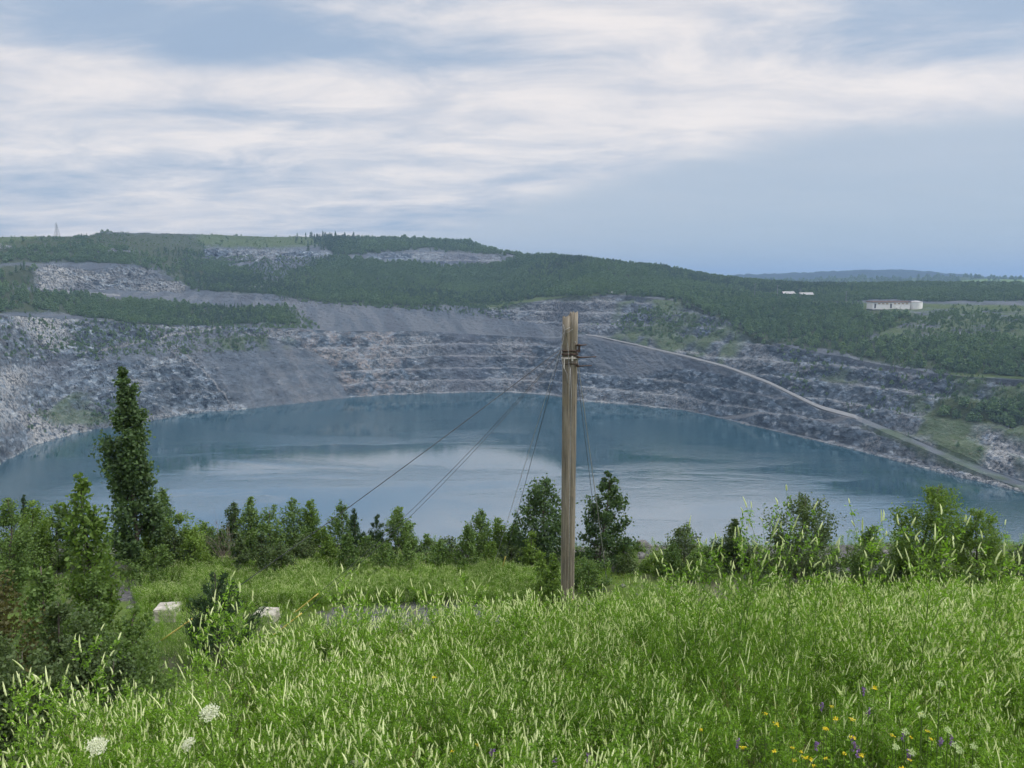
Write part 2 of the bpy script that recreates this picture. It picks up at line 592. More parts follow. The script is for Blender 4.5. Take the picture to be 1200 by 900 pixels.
M['weed_grass'] = leaf_mat('grass_blades', (0.06, 0.115, 0.016), (0.24, 0.34, 0.06), 0.40)
M['straw'] = leaf_mat('dry_straw', (0.16, 0.13, 0.06), (0.38, 0.32, 0.17), 0.3)
M['raceme'] = leaf_mat('clover_flowers', (0.50, 0.60, 0.28), (0.93, 0.95, 0.70), 0.40, 0.7, 1.0)
M['umbel'] = leaf_mat('white_umbel', (0.62, 0.66, 0.52), (0.82, 0.84, 0.76), 0.35, 0.7, 0.9)
M['pale_disc'] = leaf_mat('pale_green_umbel', (0.58, 0.70, 0.40), (0.74, 0.84, 0.54), 0.35, 0.7, 0.9)
M['yellow'] = leaf_mat('yellow_petals', (0.70, 0.54, 0.03), (0.84, 0.70, 0.06), 0.35, 0.6, 1.0)
M['purple'] = leaf_mat('purple_petals', (0.18, 0.11, 0.30), (0.34, 0.22, 0.48), 0.35, 0.6, 1.0)

# ------------------------------------------------------------------ the pit: water, rock walls, plateau, hills
WATER_Z = -120.0
U_GRID = np.concatenate([np.arange(-520, -60, 8.0), np.arange(-60, 1260, 1.15), np.arange(1260, 1740, 8.0)])


def line(pts, u=U_GRID):
    a = np.array(pts, float)
    return np.interp(u, a[:, 0], a[:, 1])


def stop(d0, z0, vline, kline):
    """next point up the slope: seen at row v, k metres back for every metre up"""
    v, k = line(vline), (line(kline) if isinstance(kline, list) else np.full(U_GRID.shape, float(kline)))
    t, s = ray(U_GRID, v)
    h = (-s * d0 - z0) / (1 + s * k)
    h = np.maximum(h, 0.05)
    return d0 + k * h, z0 + h


SHORE = [(-520, 800), (-260, 665), (-100, 596), (0, 545), (40, 522), (90, 508), (150, 498), (220, 485), (300, 478), (340, 474),
         (400, 467), (450, 463), (550, 460), (600, 460), (650, 464), (680, 470), (740, 475), (800, 481), (850, 492), (900, 504),
         (1000, 527), (1075, 547), (1150, 565), (1200, 577), (1300, 604), (1740, 740)]
RIM = [(-520, 420), (-100, 372), (0, 369), (100, 374), (200, 381), (330, 385), (400, 388), (500, 388), (600, 394), (650, 396), (690, 394),
       (750, 407), (800, 418), (850, 431), (900, 450), (960, 480), (1000, 491), (1075, 523), (1150, 555), (1200, 574), (1260, 592), (1740, 735)]
v0 = line(SHORE)
s0 = ray(U_GRID, v0)[1]
dS = -WATER_Z / s0
zS = np.full(U_GRID.shape, WATER_Z)
stops = [(dS - 45, zS - 30), (dS, zS)]
d, z = stop(dS, zS, RIM, [(-520, 1.5), (0, 1.5), (200, 1.5), (330, 1.35), (420, 1.0), (640, 1.0), (900, 1.1), (1740, 1.2)])
stops.append((d, z))                                                                # RIM
# bench / haul road behind the rim: a real width
wid = line([(-520, 25), (250, 25), (400, 8), (560, 6), (680, 19), (1000, 19), (1100, 14), (1740, 13)])
d, z = d + wid, z + line([(-520, 2), (400, 1), (690, 0.4), (1740, 0.4)])
stops.append((d, z))
d, z = stop(d, z, [(-520, 375), (0, 339), (100, 342), (200, 347), (300, 351), (400, 357), (500, 364), (600, 374), (650, 380), (690, 389),
                   (750, 402), (800, 413), (850, 426), (900, 445), (960, 474), (1000, 484), (1075, 512), (1150, 540), (1200, 556), (1740, 700)],
            [(-520, 6), (250, 6), (400, 3.2), (640, 2.6), (700, 1.0), (1740, 1.0)])
stops.append((d, z))
d, z = stop(d, z, [(-520, 360), (0, 332), (150, 338), (300, 346), (400, 352), (500, 358), (560, 362), (600, 355), (650, 349), (690, 346), (730, 347),
                   (800, 352), (850, 376), (900, 400), (950, 412), (1000, 420), (1100, 440), (1200, 447), (1740, 560)],
            [(-520, 4), (300, 4), (540, 3), (600, 1.0), (700, 1.15), (800, 1.9), (1000, 1.6), (1740, 1.6)])
stops.append((d, z))
d, z = stop(d, z, [(-520, 330), (0, 322), (40, 317), (150, 313), (200, 325), (250, 328), (300, 334), (400, 336), (600, 336), (700, 344),
                   (800, 348), (900, 357), (1000, 364), (1100, 368), (1200, 371), (1740, 385)],
            [(-520, 3), (0, 2), (40, 0.9), (190, 0.9), (240, 4), (400, 7), (640, 7), (720, 6), (900, 5), (1740, 4)])
stops.append((d, z))
d, z = stop(d, z, [(-520, 310), (0, 302), (230, 305), (300, 318), (400, 312), (600, 318), (700, 328), (800, 340), (870, 350), (1000, 356), (1200, 359), (1740, 366)],
            [(-520, 5), (300, 5), (600, 4.5), (750, 8), (900, 18), (1740, 18)])
stops.append((d, z))
PLATEAU = (d.copy(), z.copy())
d, z = stop(d, z, [(-520, 290), (0, 285), (110, 283), (230, 292), (300, 295), (400, 292), (500, 294), (585, 303), (620, 306), (700, 313), (800, 325), (870, 343),
                   (1000, 350), (1200, 352), (1740, 352)],
            [(-520, 3.2), (600, 3.2), (750, 5), (870, 20), (1740, 30)])
stops.append((d, z))
d, z = stop(d, z, [(-520, 285), (0, 277.5), (60, 277), (103, 276.5), (118, 272), (230, 274), (310, 277), (400, 278), (550, 284), (580, 294), (620, 301), (650, 300),
                   (700, 306), (780, 316), (850, 327), (900, 333), (1000, 335), (1100, 334), (1200, 335), (1740, 335)],
            [(-520, 9), (90, 9), (120, 5), (560, 7), (620, 4), (800, 6), (900, 12), (1740, 14)])
stops.append((d, z))
stops.append((d + 160, z - 6.0))
stops.append((d + 1500, np.minimum(z - 70, -35.0)))
stops.append((np.full(U_GRID.shape, 11500.0), np.full(U_GRID.shape, -60.0)))
ROWS = [5, 150, 14, 46, 82, 64, 34, 44, 30, 8, 8, 8]


def build_terrain():
    D, Z, SEG = [], [], []
    for i, n in enumerate(ROWS):
        (d0, z0), (d1, z1) = stops[i], stops[i + 1]
        for j in range(n):
            f = j / n
            if i >= 10:
                f = f ** 2
            D.append(d0 + (d1 - d0) * f); Z.append(z0 + (z1 - z0) * f); SEG.append(np.full(U_GRID.shape, float(i) + j / n))
    D.append(stops[-1][0]); Z.append(stops[-1][1]); SEG.append(np.full(U_GRID.shape, float(len(ROWS))))
    D, Z, SEG = np.array(D), np.array(Z), np.array(SEG)
    # soften the breaks of slope a little
    for _ in range(2):
        Z[1:-1] = 0.25 * Z[:-2] + 0.5 * Z[1:-1] + 0.25 * Z[2:]
    T = (U_GRID[None, :] - CU) / (F * COSP) * np.ones_like(D)
    # a column of pixels is a fixed bearing only at one row: follow the rows' own bearing
    sl = -Z / D
    cyv = (sl * F * COSP - F * SINP) / (COSP + sl * SINP)
    T = (U_GRID[None, :] - CU) / (F * COSP - cyv * SINP)
    X, Y = T * D, D.copy()
    U, V = pix(X, Y, Z)

    jit = 5.0
    ju = U + jit * 2 * (fbm(X * 0.035, Y * 0.035, octaves=3, seed=3) - 0.5) * 2
    jv = V + jit * (fbm(X * 0.045, Y * 0.045, octaves=3, seed=9) - 0.5) * 2

    jits = [(ju, jv)]
    for q in range(3):
        jits.append((U + (6 + 3 * q) * 2 * (fbm(X * 0.05, Y * 0.05, Z * 0.1, octaves=4, seed=103 + q * 9, gain=0.7) - 0.5) * 2,
                     V + (4 + 1.5 * q) * (fbm(X * 0.07, Y * 0.07, Z * 0.1, octaves=4, seed=131 + q * 5, gain=0.7) - 0.5) * 2))

    def zone(*polys):
        tot = 0
        for a_, b_ in jits:
            r = np.zeros(U.shape, bool)
            for p in polys:
                r |= inside(p, a_, b_)
            tot = tot + r
        return tot / len(jits)

    spoil = zone([(40, 339), (330, 348), (480, 360), (650, 381), (690, 392), (770, 410), (760, 418), (700, 428), (690, 405), (640, 398), (560, 389),
                  (400, 385), (320, 378), (280, 365), (40, 354)],
                 [(690, 393), (860, 434), (800, 432), (760, 436), (735, 446), (690, 425)], [(230, 318), (385, 300), (400, 318), (330, 330), (250, 330)],
                 [(1010, 374), (1260, 374), (1260, 386), (1060, 388)], [(-60, 338), (40, 338), (40, 352), (-60, 352)])
    talus = zone([(190, 392), (250, 384), (335, 402), (385, 420), (412, 468), (295, 482), (268, 462), (225, 415)],
                 [(120, 410), (175, 398), (200, 415), (150, 425), (110, 425)])
    rock_face = ((SEG >= 1) & (SEG < 2)).astype(float)
    upper_right = ((SEG >= 3.2) & (SEG < 5) & (U > 675)).astype(float)
    outcrop = zone([(40, 341), (40, 314), (62, 309), (100, 314), (118, 318), (138, 312), (172, 314), (190, 326), (222, 336), (215, 344), (150, 339), (60, 341)],
                   [(428, 298), (500, 293), (588, 299), (588, 307), (520, 311), (492, 303), (430, 306)],
                   [(240, 294), (330, 291), (388, 296), (380, 304), (320, 310), (240, 305)],
                   [(568, 356), (640, 349), (722, 346), (716, 386), (690, 390), (640, 381), (572, 374)],
                   [(1040, 394), (1100, 384), (1260, 384), (1260, 395), (1120, 396)], [(-40, 293), (12, 290), (14, 286), (-40, 286)],
                   [(100, 296), (165, 294), (165, 298), (100, 299)])
    grass = zone([(-60, 272), (105, 272), (110, 283), (0, 287), (-60, 286)], [(228, 270), (330, 274), (420, 274), (400, 287), (300, 291), (230, 288)],
                 [(990, 480), (1080, 516), (1210, 568), (1260, 585), (1260, 600), (1200, 577), (1075, 527), (990, 492)],
                 [(1000, 486), (1080, 500), (1180, 535), (1200, 562), (1075, 521)], [(75, 462), (110, 458), (112, 474), (60, 480)], [(40, 478), (90, 474), (130, 490), (100, 498), (50, 494)],
                 [(240, 396), (300, 392), (335, 400), (300, 412), (250, 408)], [(320, 395), (345, 398), (335, 412), (318, 408)],
                 [(330, 340), (700, 340), (700, 347), (560, 361), (330, 346)], [(860, 350), (1000, 355), (1260, 360), (1260, 364), (1000, 362)],
                 [(1060, 460), (1260, 470), (1260, 505), (1080, 492)], [(1100, 425), (1200, 435), (1200, 455), (1120, 450)], [(960, 437), (1000, 432), (1010, 445), (965, 446)])
    n_veg = fbm(X * 0.012, Y * 0.012, octaves=4, seed=21)
    wood = zone([(-520, 290), (0, 284), (112, 273), (228, 275), (240, 292), (240, 306), (300, 322), (330, 337), (230, 340), (216, 326), (180, 312), (60, 307), (-520, 322)],
                [(-520, 350), (0, 337), (40, 341), (130, 352), (250, 362), (335, 362), (345, 379), (200, 381), (150, 378), (120, 374), (60, 365), (-520, 380)],
                [(330, 328), (390, 302), (440, 307), (520, 312), (590, 310), (620, 296), (860, 324), (1010, 335), (1010, 353), (900, 353), (800, 351), (722, 345), (640, 347), (570, 354), (480, 360), (330, 349)],
                [(378, 274), (450, 276), (570, 280), (590, 292), (590, 300), (500, 291), (430, 296), (395, 300), (380, 290)],
                [(790, 350), (900, 354), (1000, 359), (1060, 366), (1050, 380), (1015, 396), (1260, 396), (1740, 400), (1740, 470), (1260, 445), (1120, 438), (1050, 427), (960, 407), (890, 400), (850, 376)],
                [(860, 320), (1740, 320), (1740, 352), (1080, 353), (1000, 350), (880, 345)],
                [(1095, 466), (1200, 472), (1260, 480), (1260, 502), (1090, 488)],
                [(-520, 322), (45, 312), (45, 337), (-520, 338)], [(178, 311), (330, 330), (335, 347), (225, 340)])
    sparse = zone([(690, 345), (860, 378), (960, 412), (1200, 450), (1260, 500), (1000, 482), (800, 402), (700, 380)], [(330, 336), (600, 336), (600, 372), (330, 352)],
                  [(-60, 370), (330, 384), (340, 410), (100, 420), (-60, 420)], [(40, 465), (140, 470), (160, 496), (30, 505)],
                  [(1000, 366), (1260, 364), (1260, 398), (1060, 398)], [(230, 300), (400, 300), (330, 335), (230, 335)], [(280, 362), (345, 360), (375, 385), (320, 386)])
    brk = fbm(X * 0.06, Y * 0.06, octaves=3, seed=17)
    grass = grass * np.where(SEG > 5, 1.0, np.clip((brk - 0.38) / 0.16, 0, 1) * 0.62)
    grass = np.maximum(grass, upper_right * np.clip((n_veg - 0.47) / 0.12, 0, 1) * np.clip((brk - 0.40) / 0.15, 0, 1) * 0.8)
    grass = np.maximum(grass, inside([(990, 362), (1740, 360), (1740, 400), (1040, 400)], U, V) * np.clip((brk - 0.3) / 0.2, 0, 1) * 0.85)
    oc_full = outcrop
    outcrop = outcrop * np.where((U < 240) & (V > 305), (fbm(X * 0.03, Y * 0.02, octaves=2, seed=19) > 0.43), 1.0)
    wood = np.maximum(wood, oc_full * (outcrop < 0.2) * (U < 240))
    wood *= (1 - outcrop)
    beyond = (SEG >= 9).astype(float)
    wood = np.maximum(wood, beyond * (U > 590))
    grass = np.maximum(grass, beyond * (U <= 590))
    road = ((SEG >= 1.97) & (SEG < 3.05) & (U > 685) & (U < 1010)).astype(float)
    track = np.zeros(U.shape)
    for ln, wpx in (([(100, 412), (150, 404), (190, 394), (258, 383)], 0.9), ([(820, 482), (880, 484), (960, 486), (1005, 490)], 0.9), ([(205, 402), (245, 440), (275, 478)], 0.7),
                    ([(60, 341), (140, 346)], 0.6), ([(230, 337), (300, 335), (330, 332)], 0.7)):
        track = np.maximum(track, np.clip(1.6 - segdist(ln, U, V) / wpx, 0, 1))
    rocky = np.clip(np.maximum(np.maximum(rock_face, upper_right), outcrop) * (1 - 0.62 * talus) * (1 - spoil), 0, 1)
    rocky *= (1 - road) * (1 - 0.8 * grass)

    # benches cut into the rock
    ben = rocky * line([(-520, 0.25), (200, 0.3), (330, 0.6), (400, 1.0), (640, 1.0), (700, 0.9), (900, 1.0), (1740, 0.8)])[None, :]
    B = 12.0
    q = Z / B + 0.4 * (fbm(X * 0.008, Y * 0.008, octaves=2, seed=5) - 0.5) + 0.18 * (fbm(X * 0.05, Y * 0.05, octaves=2, seed=6) - 0.5)
    fr = q - np.floor(q)
    st = np.clip((fr - 0.46) / 0.54, 0, 1)
    st = st * st * (3 - 2 * st)
    near_rim = np.clip(np.abs(SEG - 2.0) / 0.10, 0, 1)
    ben = ben * near_rim
    Zb = Z + (np.floor(q) + st - q) * B
    Z2 = Z + (Zb - Z) * ben * 0.9
    Z2 = np.where(SEG < 1, Z, Z2)

    # broken rock: blocks, gullies, slanting slabs
    gy = np.gradient(Y, axis=0); gz = np.gradient(Z2, axis=0)
    ln = np.hypot(gy, gz) + 1e-6
    ny, nz = -gz / ln, gy / ln
    a = fbm(X * 0.05, Y * 0.05, Z2 * 0.07, octaves=4, seed=31)
    rid = 1 - np.abs(2 * fbm(X * 0.11 + Z2 * 0.07, Y * 0.11, Z2 * 0.10 - X * 0.03, octaves=4, seed=37, gain=0.6) - 1)
    cell = vnoise(X * 0.28 + Z2 * 0.15, Y * 0.28, Z2 * 0.3, seed=41)
    cell = np.floor(cell * 4) / 4
    low = fbm(X * 0.012, Y * 0.012, octaves=3, seed=43)
    cell2 = np.floor(vnoise(X * 0.11 - Z2 * 0.06, Y * 0.11, Z2 * 0.16, seed=45) * 5) / 5
    wallk = line([(-520, 1.0), (300, 0.95), (400, 0.34), (640, 0.34), (720, 0.36), (1000, 0.45), (1740, 0.7)])[None, :]
    disp = rocky * wallk * (7.0 * (a - 0.5) + 5.0 * (rid - 0.65) + 4.0 * (cell - 0.4) + 7.0 * (cell2 - 0.4)) + rocky * wallk * 12 * (low - 0.5)
    streak = fbm((X + 0.9 * Z2) * 0.10, Z2 * 0.012, Y * 0.012, octaves=3, seed=47)
    disp += talus * 7.0 * (streak - 0.5) + spoil * (2.5 * (low - 0.5) + 2.5 * (rid - 0.6) + 1.6 * (cell - 0.4))
    away = np.clip((SEG - 4) / 1.0, 0, 1) * (1 - rocky)
    disp += away * 8.0 * (fbm(X * 0.02, Y * 0.02, octaves=3, seed=53) - 0.5) * (SEG < 9)
    disp *= np.clip((SEG - 0.9) / 0.12, 0, 1) * (0.25 + 0.75 * near_rim)
    X2 = X
    Y2 = Y + ny * disp
    Z2 = Z2 + nz * disp
    # shore never floods the wall: keep the wall above the water just behind the shore line
    Z2 = np.where((SEG > 1.06) & (Z2 < WATER_Z + 0.4), WATER_Z + 0.4 + 0.02 * np.abs(disp), Z2)

    wl = vnoise(X * 0.02, Y * 0.02, Z * 0.05, seed=61)
    pale = np.clip(np.exp(-((U - 20) / 55) ** 2) * 0.75 * np.clip((wl - 0.35) / 0.2, 0.15, 1) + 0.4 * outcrop * ((U < 235) | (U > 560)) + 0.55 * np.exp(-((V - v0[None, :]) / 5.0) ** 2) * (SEG < 2)
                   + 0.6 * np.exp(-((U - 1140) / 90) ** 2) * ((V > 480)) + 0.35 * (wl > 0.6), 0, 1) * rocky
    pink = np.clip(np.exp(-((U - 430) / 60) ** 2) * 1.0 + 0.6 * np.exp(-((U - 620) / 30) ** 2) + 0.5 * np.exp(-((U - 360) / 35) ** 2), 0, 1) * (SEG < 2)
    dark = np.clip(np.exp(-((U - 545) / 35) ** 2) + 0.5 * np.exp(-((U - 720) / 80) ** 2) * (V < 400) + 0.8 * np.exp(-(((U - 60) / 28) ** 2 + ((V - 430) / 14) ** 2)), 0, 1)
    spoil = np.clip(np.maximum(spoil, talus * 0.72), 0, 1)
    track = np.maximum(track, road * 0.25)

    nr, nc = X.shape
    idx = np.arange(nr * nc).reshape(nr, nc)
    faces = np.stack([idx[:-1, :-1], idx[:-1, 1:], idx[1:, 1:], idx[1:, :-1]], -1).reshape(-1, 4)
    verts = np.stack([X2, Y2, Z2], -1).reshape(-1, 3)
    keep = ~((verts[faces][:, :, 1] > 11600).any(1))
    sp = np.maximum(spoil, ((SEG > 2) & (SEG < 9)) * (1 - rocky) * (1 - wood) * (1 - grass) * 0.9)
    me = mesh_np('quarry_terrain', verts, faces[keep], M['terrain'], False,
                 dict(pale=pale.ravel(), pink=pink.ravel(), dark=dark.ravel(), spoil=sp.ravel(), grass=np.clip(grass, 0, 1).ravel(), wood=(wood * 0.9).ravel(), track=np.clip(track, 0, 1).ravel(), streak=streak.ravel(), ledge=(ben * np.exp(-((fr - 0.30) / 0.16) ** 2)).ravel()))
    o = tag(link('terrain', me), 'stepped grey rock walls and wooded hills round the flooded pit', kind='structure')
    return X2, Y2, Z2, U, V, SEG, wood, sparse * (1 - wood) * (1 - road), grass, rocky


TX, TY, TZ, TU, TV, TSEG, T_WOOD, T_SPARSE, T_GRASS, T_ROCKY = build_terrain()


def on_terrain(u, v):
    """point of the far ground seen at a pixel: the grid vertex nearest to it"""
    j = int(np.argmin(np.abs(U_GRID - u)))
    uu, vv = pix(TX, TY, TZ)
    lo, hi = max(0, j - 6), j + 7
    dd = np.hypot(uu[:, lo:hi] - u, vv[:, lo:hi] - v) + (TSEG[:, lo:hi] < 1) * 1e3
    i, jj = np.unravel_index(np.argmin(dd), dd.shape)
    return np.array([TX[i, lo + jj], TY[i, lo + jj], TZ[i, lo + jj]])


def build_water():
    xs = np.linspace(-900, 900, 61); ys = np.linspace(60, 980, 47)
    X, Y = np.meshgrid(xs, ys)
    idx = np.arange(X.size).reshape(X.shape)
    f = np.stack([idx[:-1, :-1], idx[:-1, 1:], idx[1:, 1:], idx[1:, :-1]], -1).reshape(-1, 4)
    me = mesh_np('lake', np.stack([X, Y, np.full_like(X, WATER_Z)], -1).reshape(-1, 3), f, M['water'])
    tag(link('lake_water', me), 'blue-green lake filling the bottom of the old pit', kind='structure')


build_water()


def build_haul_road():
    """gravel sheet on the bench that ramps down the right-hand wall"""
    us = np.arange(686, 1006, 3.0)
    rows = []
    for u in us:
        j = int(np.argmin(np.abs(U_GRID - u)))
        i0 = ROWS[0] + ROWS[1]
        pts = [np.array([TX[i, j], TY[i, j], TZ[i, j]]) for i in range(i0, i0 + ROWS[2] + 1)]
        a, b = pts[1], pts[-2]
        zt = max(p[2] for p in pts[1:-1]) + 0.25
        rows.append([(a[0], a[1], zt), ((a[0] + b[0]) / 2, (a[1] + b[1]) / 2, zt + 0.12), (b[0], b[1], zt)])
    v = np.array(rows).reshape(-1, 3)
    # smooth the grade along the road
    zz = v[:, 2].reshape(-1, 3)
    ker = np.ones(9) / 9
    for c in range(3):
        p = np.pad(zz[:, c], 4, mode='edge')
        zz[:, c] = np.maximum(np.convolve(p, ker, 'valid'), zz[:, c] - 0.1)
    v[:, 2] = zz.ravel()
    f = []
    for i in range(len(us) - 1):
        for c in range(2):
            f.append((i * 3 + c, i * 3 + c + 1, i * 3 + c + 4, i * 3 + c + 3))
    me = mesh_np('haul_road', v, np.array(f)[:, ::-1], M['road'], True)
    tag(link('haul_road', me), 'pale gravel haul road ramping down the right-hand pit wall', kind='structure')


build_haul_road()


def far_hill_mat(name, c1, c2, c3, sc):
    m, k, out = new_mat(name)
    P = position(k)
    a = k.noise(P, sc, 5, 0.65)
    b = k.noise(P, sc * 0.12, 4, 0.6)
    c = k.mix(k.smooth(a, 0.35, 0.65), c1, c2)
    c = k.mix(k.smooth(b, 0.55, 0.66), c, c3)
    principled(k, out, c, 0.95, a, 8.0, 1.0, 0.05)
    return m


def ridge(name, label, crest, d, depth, mat, low, rough, seed):
    """a long hill: crest rows in the photograph at a given distance, falling away on both sides"""
    us = np.arange(crest[0][0], crest[-1][0] + 1, 3.0)
    a = np.array(crest, float)
    v = np.interp(us, a[:, 0], a[:, 1])
    t, s = ray(us, v)
    rows, off = [], np.linspace(-1, 1, 25)
    xs = t * d
    zc = -s * d
    for o in off:
        y = np.full_like(us, d + o * depth)
        prof = np.cos(o * math.pi / 2) ** 0.9
        n = (fbm(xs * 6 / d * 30, np.full_like(xs, o * 7 + seed), octaves=4, seed=seed) - 0.5) * rough
        n2 = (fbm(xs * 0.004, y * 0.004, octaves=3, seed=seed + 3) - 0.5) * rough * 4 * (1 - abs(o)) * (abs(o) > 0.05)
        rows.append(np.stack([xs * (1 + 0.0 * o), y, low + (zc - low) * prof + (n + n2) * prof], -1))
    V = np.array(rows)
    nr, nc = V.shape[:2]
    idx = np.arange(nr * nc).reshape(nr, nc)
    f = np.stack([idx[:-1, :-1], idx[:-1, 1:], idx[1:, 1:], idx[1:, :-1]], -1).reshape(-1, 4)
    tag(link(name, mesh_np(name, V.reshape(-1, 3), f, mat, True)), label, kind='structure')
    return V


M['mountain'] = far_hill_mat('mountain_woods', (0.012, 0.026, 0.03), (0.02, 0.036, 0.036), (0.018, 0.032, 0.03), 0.02)
M['hill'] = far_hill_mat('hill_woods', (0.025, 0.05, 0.02), (0.06, 0.09, 0.03), (0.045, 0.07, 0.03), 0.05)
M['meadow_hill'] = far_hill_mat('hill_meadow', (0.08, 0.13, 0.035), (0.11, 0.17, 0.05), (0.05, 0.08, 0.03), 0.01)
ridge('mountain', 'low blue mountain on the horizon at the right',
      [(560, 340), (760, 330), (870, 321.5), (920, 320), (960, 318.5), (1010, 317), (1060, 316.5), (1085, 318), (1120, 321), (1170, 325.5), (1300, 328), (1500, 334)], 3900, 600, M['mountain'], -60, 14, 3)
HILL1 = ridge('wooded_hill', 'dark wooded ridge below the blue mountain',
              [(820, 338), (880, 331), (930, 329), (970, 326), (1005, 325), (1040, 328), (1085, 325), (1115, 323.5), (1150, 326), (1200, 328), (1400, 330), (1560, 336)], 2700, 500, M['hill'], -45, 5, 8)
HILL2 = ridge('meadow_hill', 'pale green meadow hill at the right edge of the skyline',
              [(1080, 338), (1110, 333), (1135, 328), (1160, 327), (1200, 327.5), (1300, 326), (1460, 330), (1600, 338)], 2150, 260, M['meadow_hill'], -40, 2.5, 12)

# a base sheet under everything, out past the horizon
gb = MB(); gb.quad((-12000, -12000, -165), (12000, -12000, -165), (12000, 12000, -165), (-12000, 12000, -165))
tag(gb.build('ground', M['hill']), 'wooded land under the whole view', kind='structure')

# ------------------------------------------------------------------ near ground: weedy bank, bench below it, edge of the pit
CREST = [(-1.2, 4.0), (-0.67, 4.6), (-0.5, 5.2), (-0.33, 6.4), (-0.2, 7.4), (0.0, 8.0), (0.2, 9.3), (0.5, 10.2), (1.2, 10.5)]


def crest_d(t):
    a = np.array(CREST)
    return np.interp(t, a[:, 0], a[:, 1])


def near_z(x, y):
    x = np.asarray(x, float); y = np.asarray(y, float)
    yy = np.maximum(y, 0.8)
    t = np.clip(x / yy, -1.2, 1.2)
    dc = crest_d(t)
    yc = np.maximum(y, -4)
    z1 = -2.0 - 0.28 * np.minimum(yc, dc) - 0.16 * np.maximum(0, -t - 0.3) * np.clip(yc, 0, dc)
    over = np.maximum(yc - dc, 0)
    z1 = z1 - 0.80 * np.maximum(over - 0.6, 0) - 0.35 * np.minimum(over, 0.6)
    zb = -11.35 - 0.025 * (y - 22) + 0.35 * (fbm(x * 0.16, y * 0.16, octaves=3, seed=71) - 0.5)
    z = np.maximum(z1, zb) + 0.12 * np.exp(-np.abs(z1 - zb))
    edge = 33.2 + 2.0 * (vnoise(x * 0.12, y * 0.0, seed=5) - 0.5)
    z = z - 0.85 * np.maximum(y - edge, 0) - 0.0
    z = z + 0.10 * (fbm(x * 0.8, y * 0.8, octaves=3, seed=77) - 0.5)
    return z


def build_near():
    ys = np.concatenate([np.arange(-12, 3, 0.75), np.arange(3, 46, 0.22), np.arange(46, 200, 3.5)])
    xs = np.concatenate([np.arange(-160, -34, 6.0), np.arange(-34, 34, 0.3), np.arange(34, 166, 6.0)])
    X, Y = np.meshgrid(xs, ys)
    Z = np.maximum(near_z(X, Y), -150)
    U, V = pix(X, np.maximum(Y, 1.0), Z)
    ju = U + 14 * (fbm(X * 0.9, Y * 0.9, octaves=2, seed=4) - 0.5) * 2
    jv = V + 8 * (fbm(X * 0.9, Y * 0.9, octaves=2, seed=14) - 0.5) * 2
    g = np.zeros(X.shape)
    for p in ([(125, 676), (215, 680), (225, 700), (130, 705)], [(375, 708), (570, 706), (600, 735), (375, 745)], [(240, 640), (560, 640), (560, 664), (240, 668)],
              [(960, 645), (1060, 645), (1060, 675), (960, 675)], [(600, 680), (660, 676), (650, 692), (600, 692)]):
        g = np.maximum(g, inside(p, ju, jv))
    g = np.maximum(g, (Y > 31.5))
    idx = np.arange(X.size).reshape(X.shape)
    f = np.stack([idx[:-1, :-1], idx[:-1, 1:], idx[1:, 1:], idx[1:, :-1]], -1).reshape(-1, 4)
    me = mesh_np('near_ground', np.stack([X, Y, Z], -1).reshape(-1, 3), f, M['near'], True, dict(gravel=g.ravel()))
    tag(link('hillside', me), 'weedy bank and gravel bench on the near side of the pit', kind='structure')


build_near()


def near_point(u, v, guess=28.0):
    """where the sight line of a pixel meets the bench or bank"""
    t, s = ray(u, v)
    ds = np.arange(3.0, 60, 0.05)
    hit = np.where(-s * ds <= near_z(t * ds, ds))[0]
    dd = ds[hit[hit > np.searchsorted(ds, guess)][0]] if guess and (hit > np.searchsorted(ds, guess)).any() else (ds[hit[0]] if len(hit) else guess)
    return np.array([t * dd, dd, float(near_z(t * dd, dd))])

# ------------------------------------------------------------------ foliage builders
def leaf_quads(c, length, width, rng, up=0.0, axis=None):
    """rhombic leaves: centres (n,3), sizes, random or given long axis"""
    n = len(c)
    if axis is None:
        axis = rng.normal(size=(n, 3)); axis[:, 2] += up
    axis = axis / (np.linalg.norm(axis, axis=1)[:, None] + 1e-9)
    side = np.cross(axis, rng.normal(size=(n, 3)))
    side /= np.linalg.norm(side, axis=1)[:, None] + 1e-9
    L = (length * rng.uniform(0.7, 1.3, n))[:, None] / 2
    W = (width * rng.uniform(0.7, 1.3, n))[:, None] / 2
    v = np.stack([c - axis * L, c + side * W, c + axis * L, c - side * W], 1).reshape(-1, 3)
    f = np.arange(4 * n).reshape(-1, 4)
    return v, f


PROFILE = {
    'poplar': lambda f: np.interp(f, [0, 0.06, 0.16, 0.34, 0.55, 0.72, 0.88, 1.0], [0.5, 0.75, 0.95, 1.0, 0.78, 0.52, 0.27, 0.04]),
    'cone': lambda f: np.interp(f, [0, 0.1, 0.3, 0.6, 0.85, 1.0], [0.7, 1.0, 0.9, 0.6, 0.3, 0.08]),
    'round': lambda f: np.interp(f, [0, 0.1, 0.35, 0.6, 0.85, 1.0], [0.7, 0.95, 1.0, 0.85, 0.5, 0.12]),
    'column': lambda f: np.interp(f, [0, 0.1, 0.4, 0.65, 0.85, 1.0], [0.85, 1.0, 0.95, 0.66, 0.34, 0.06]),
}


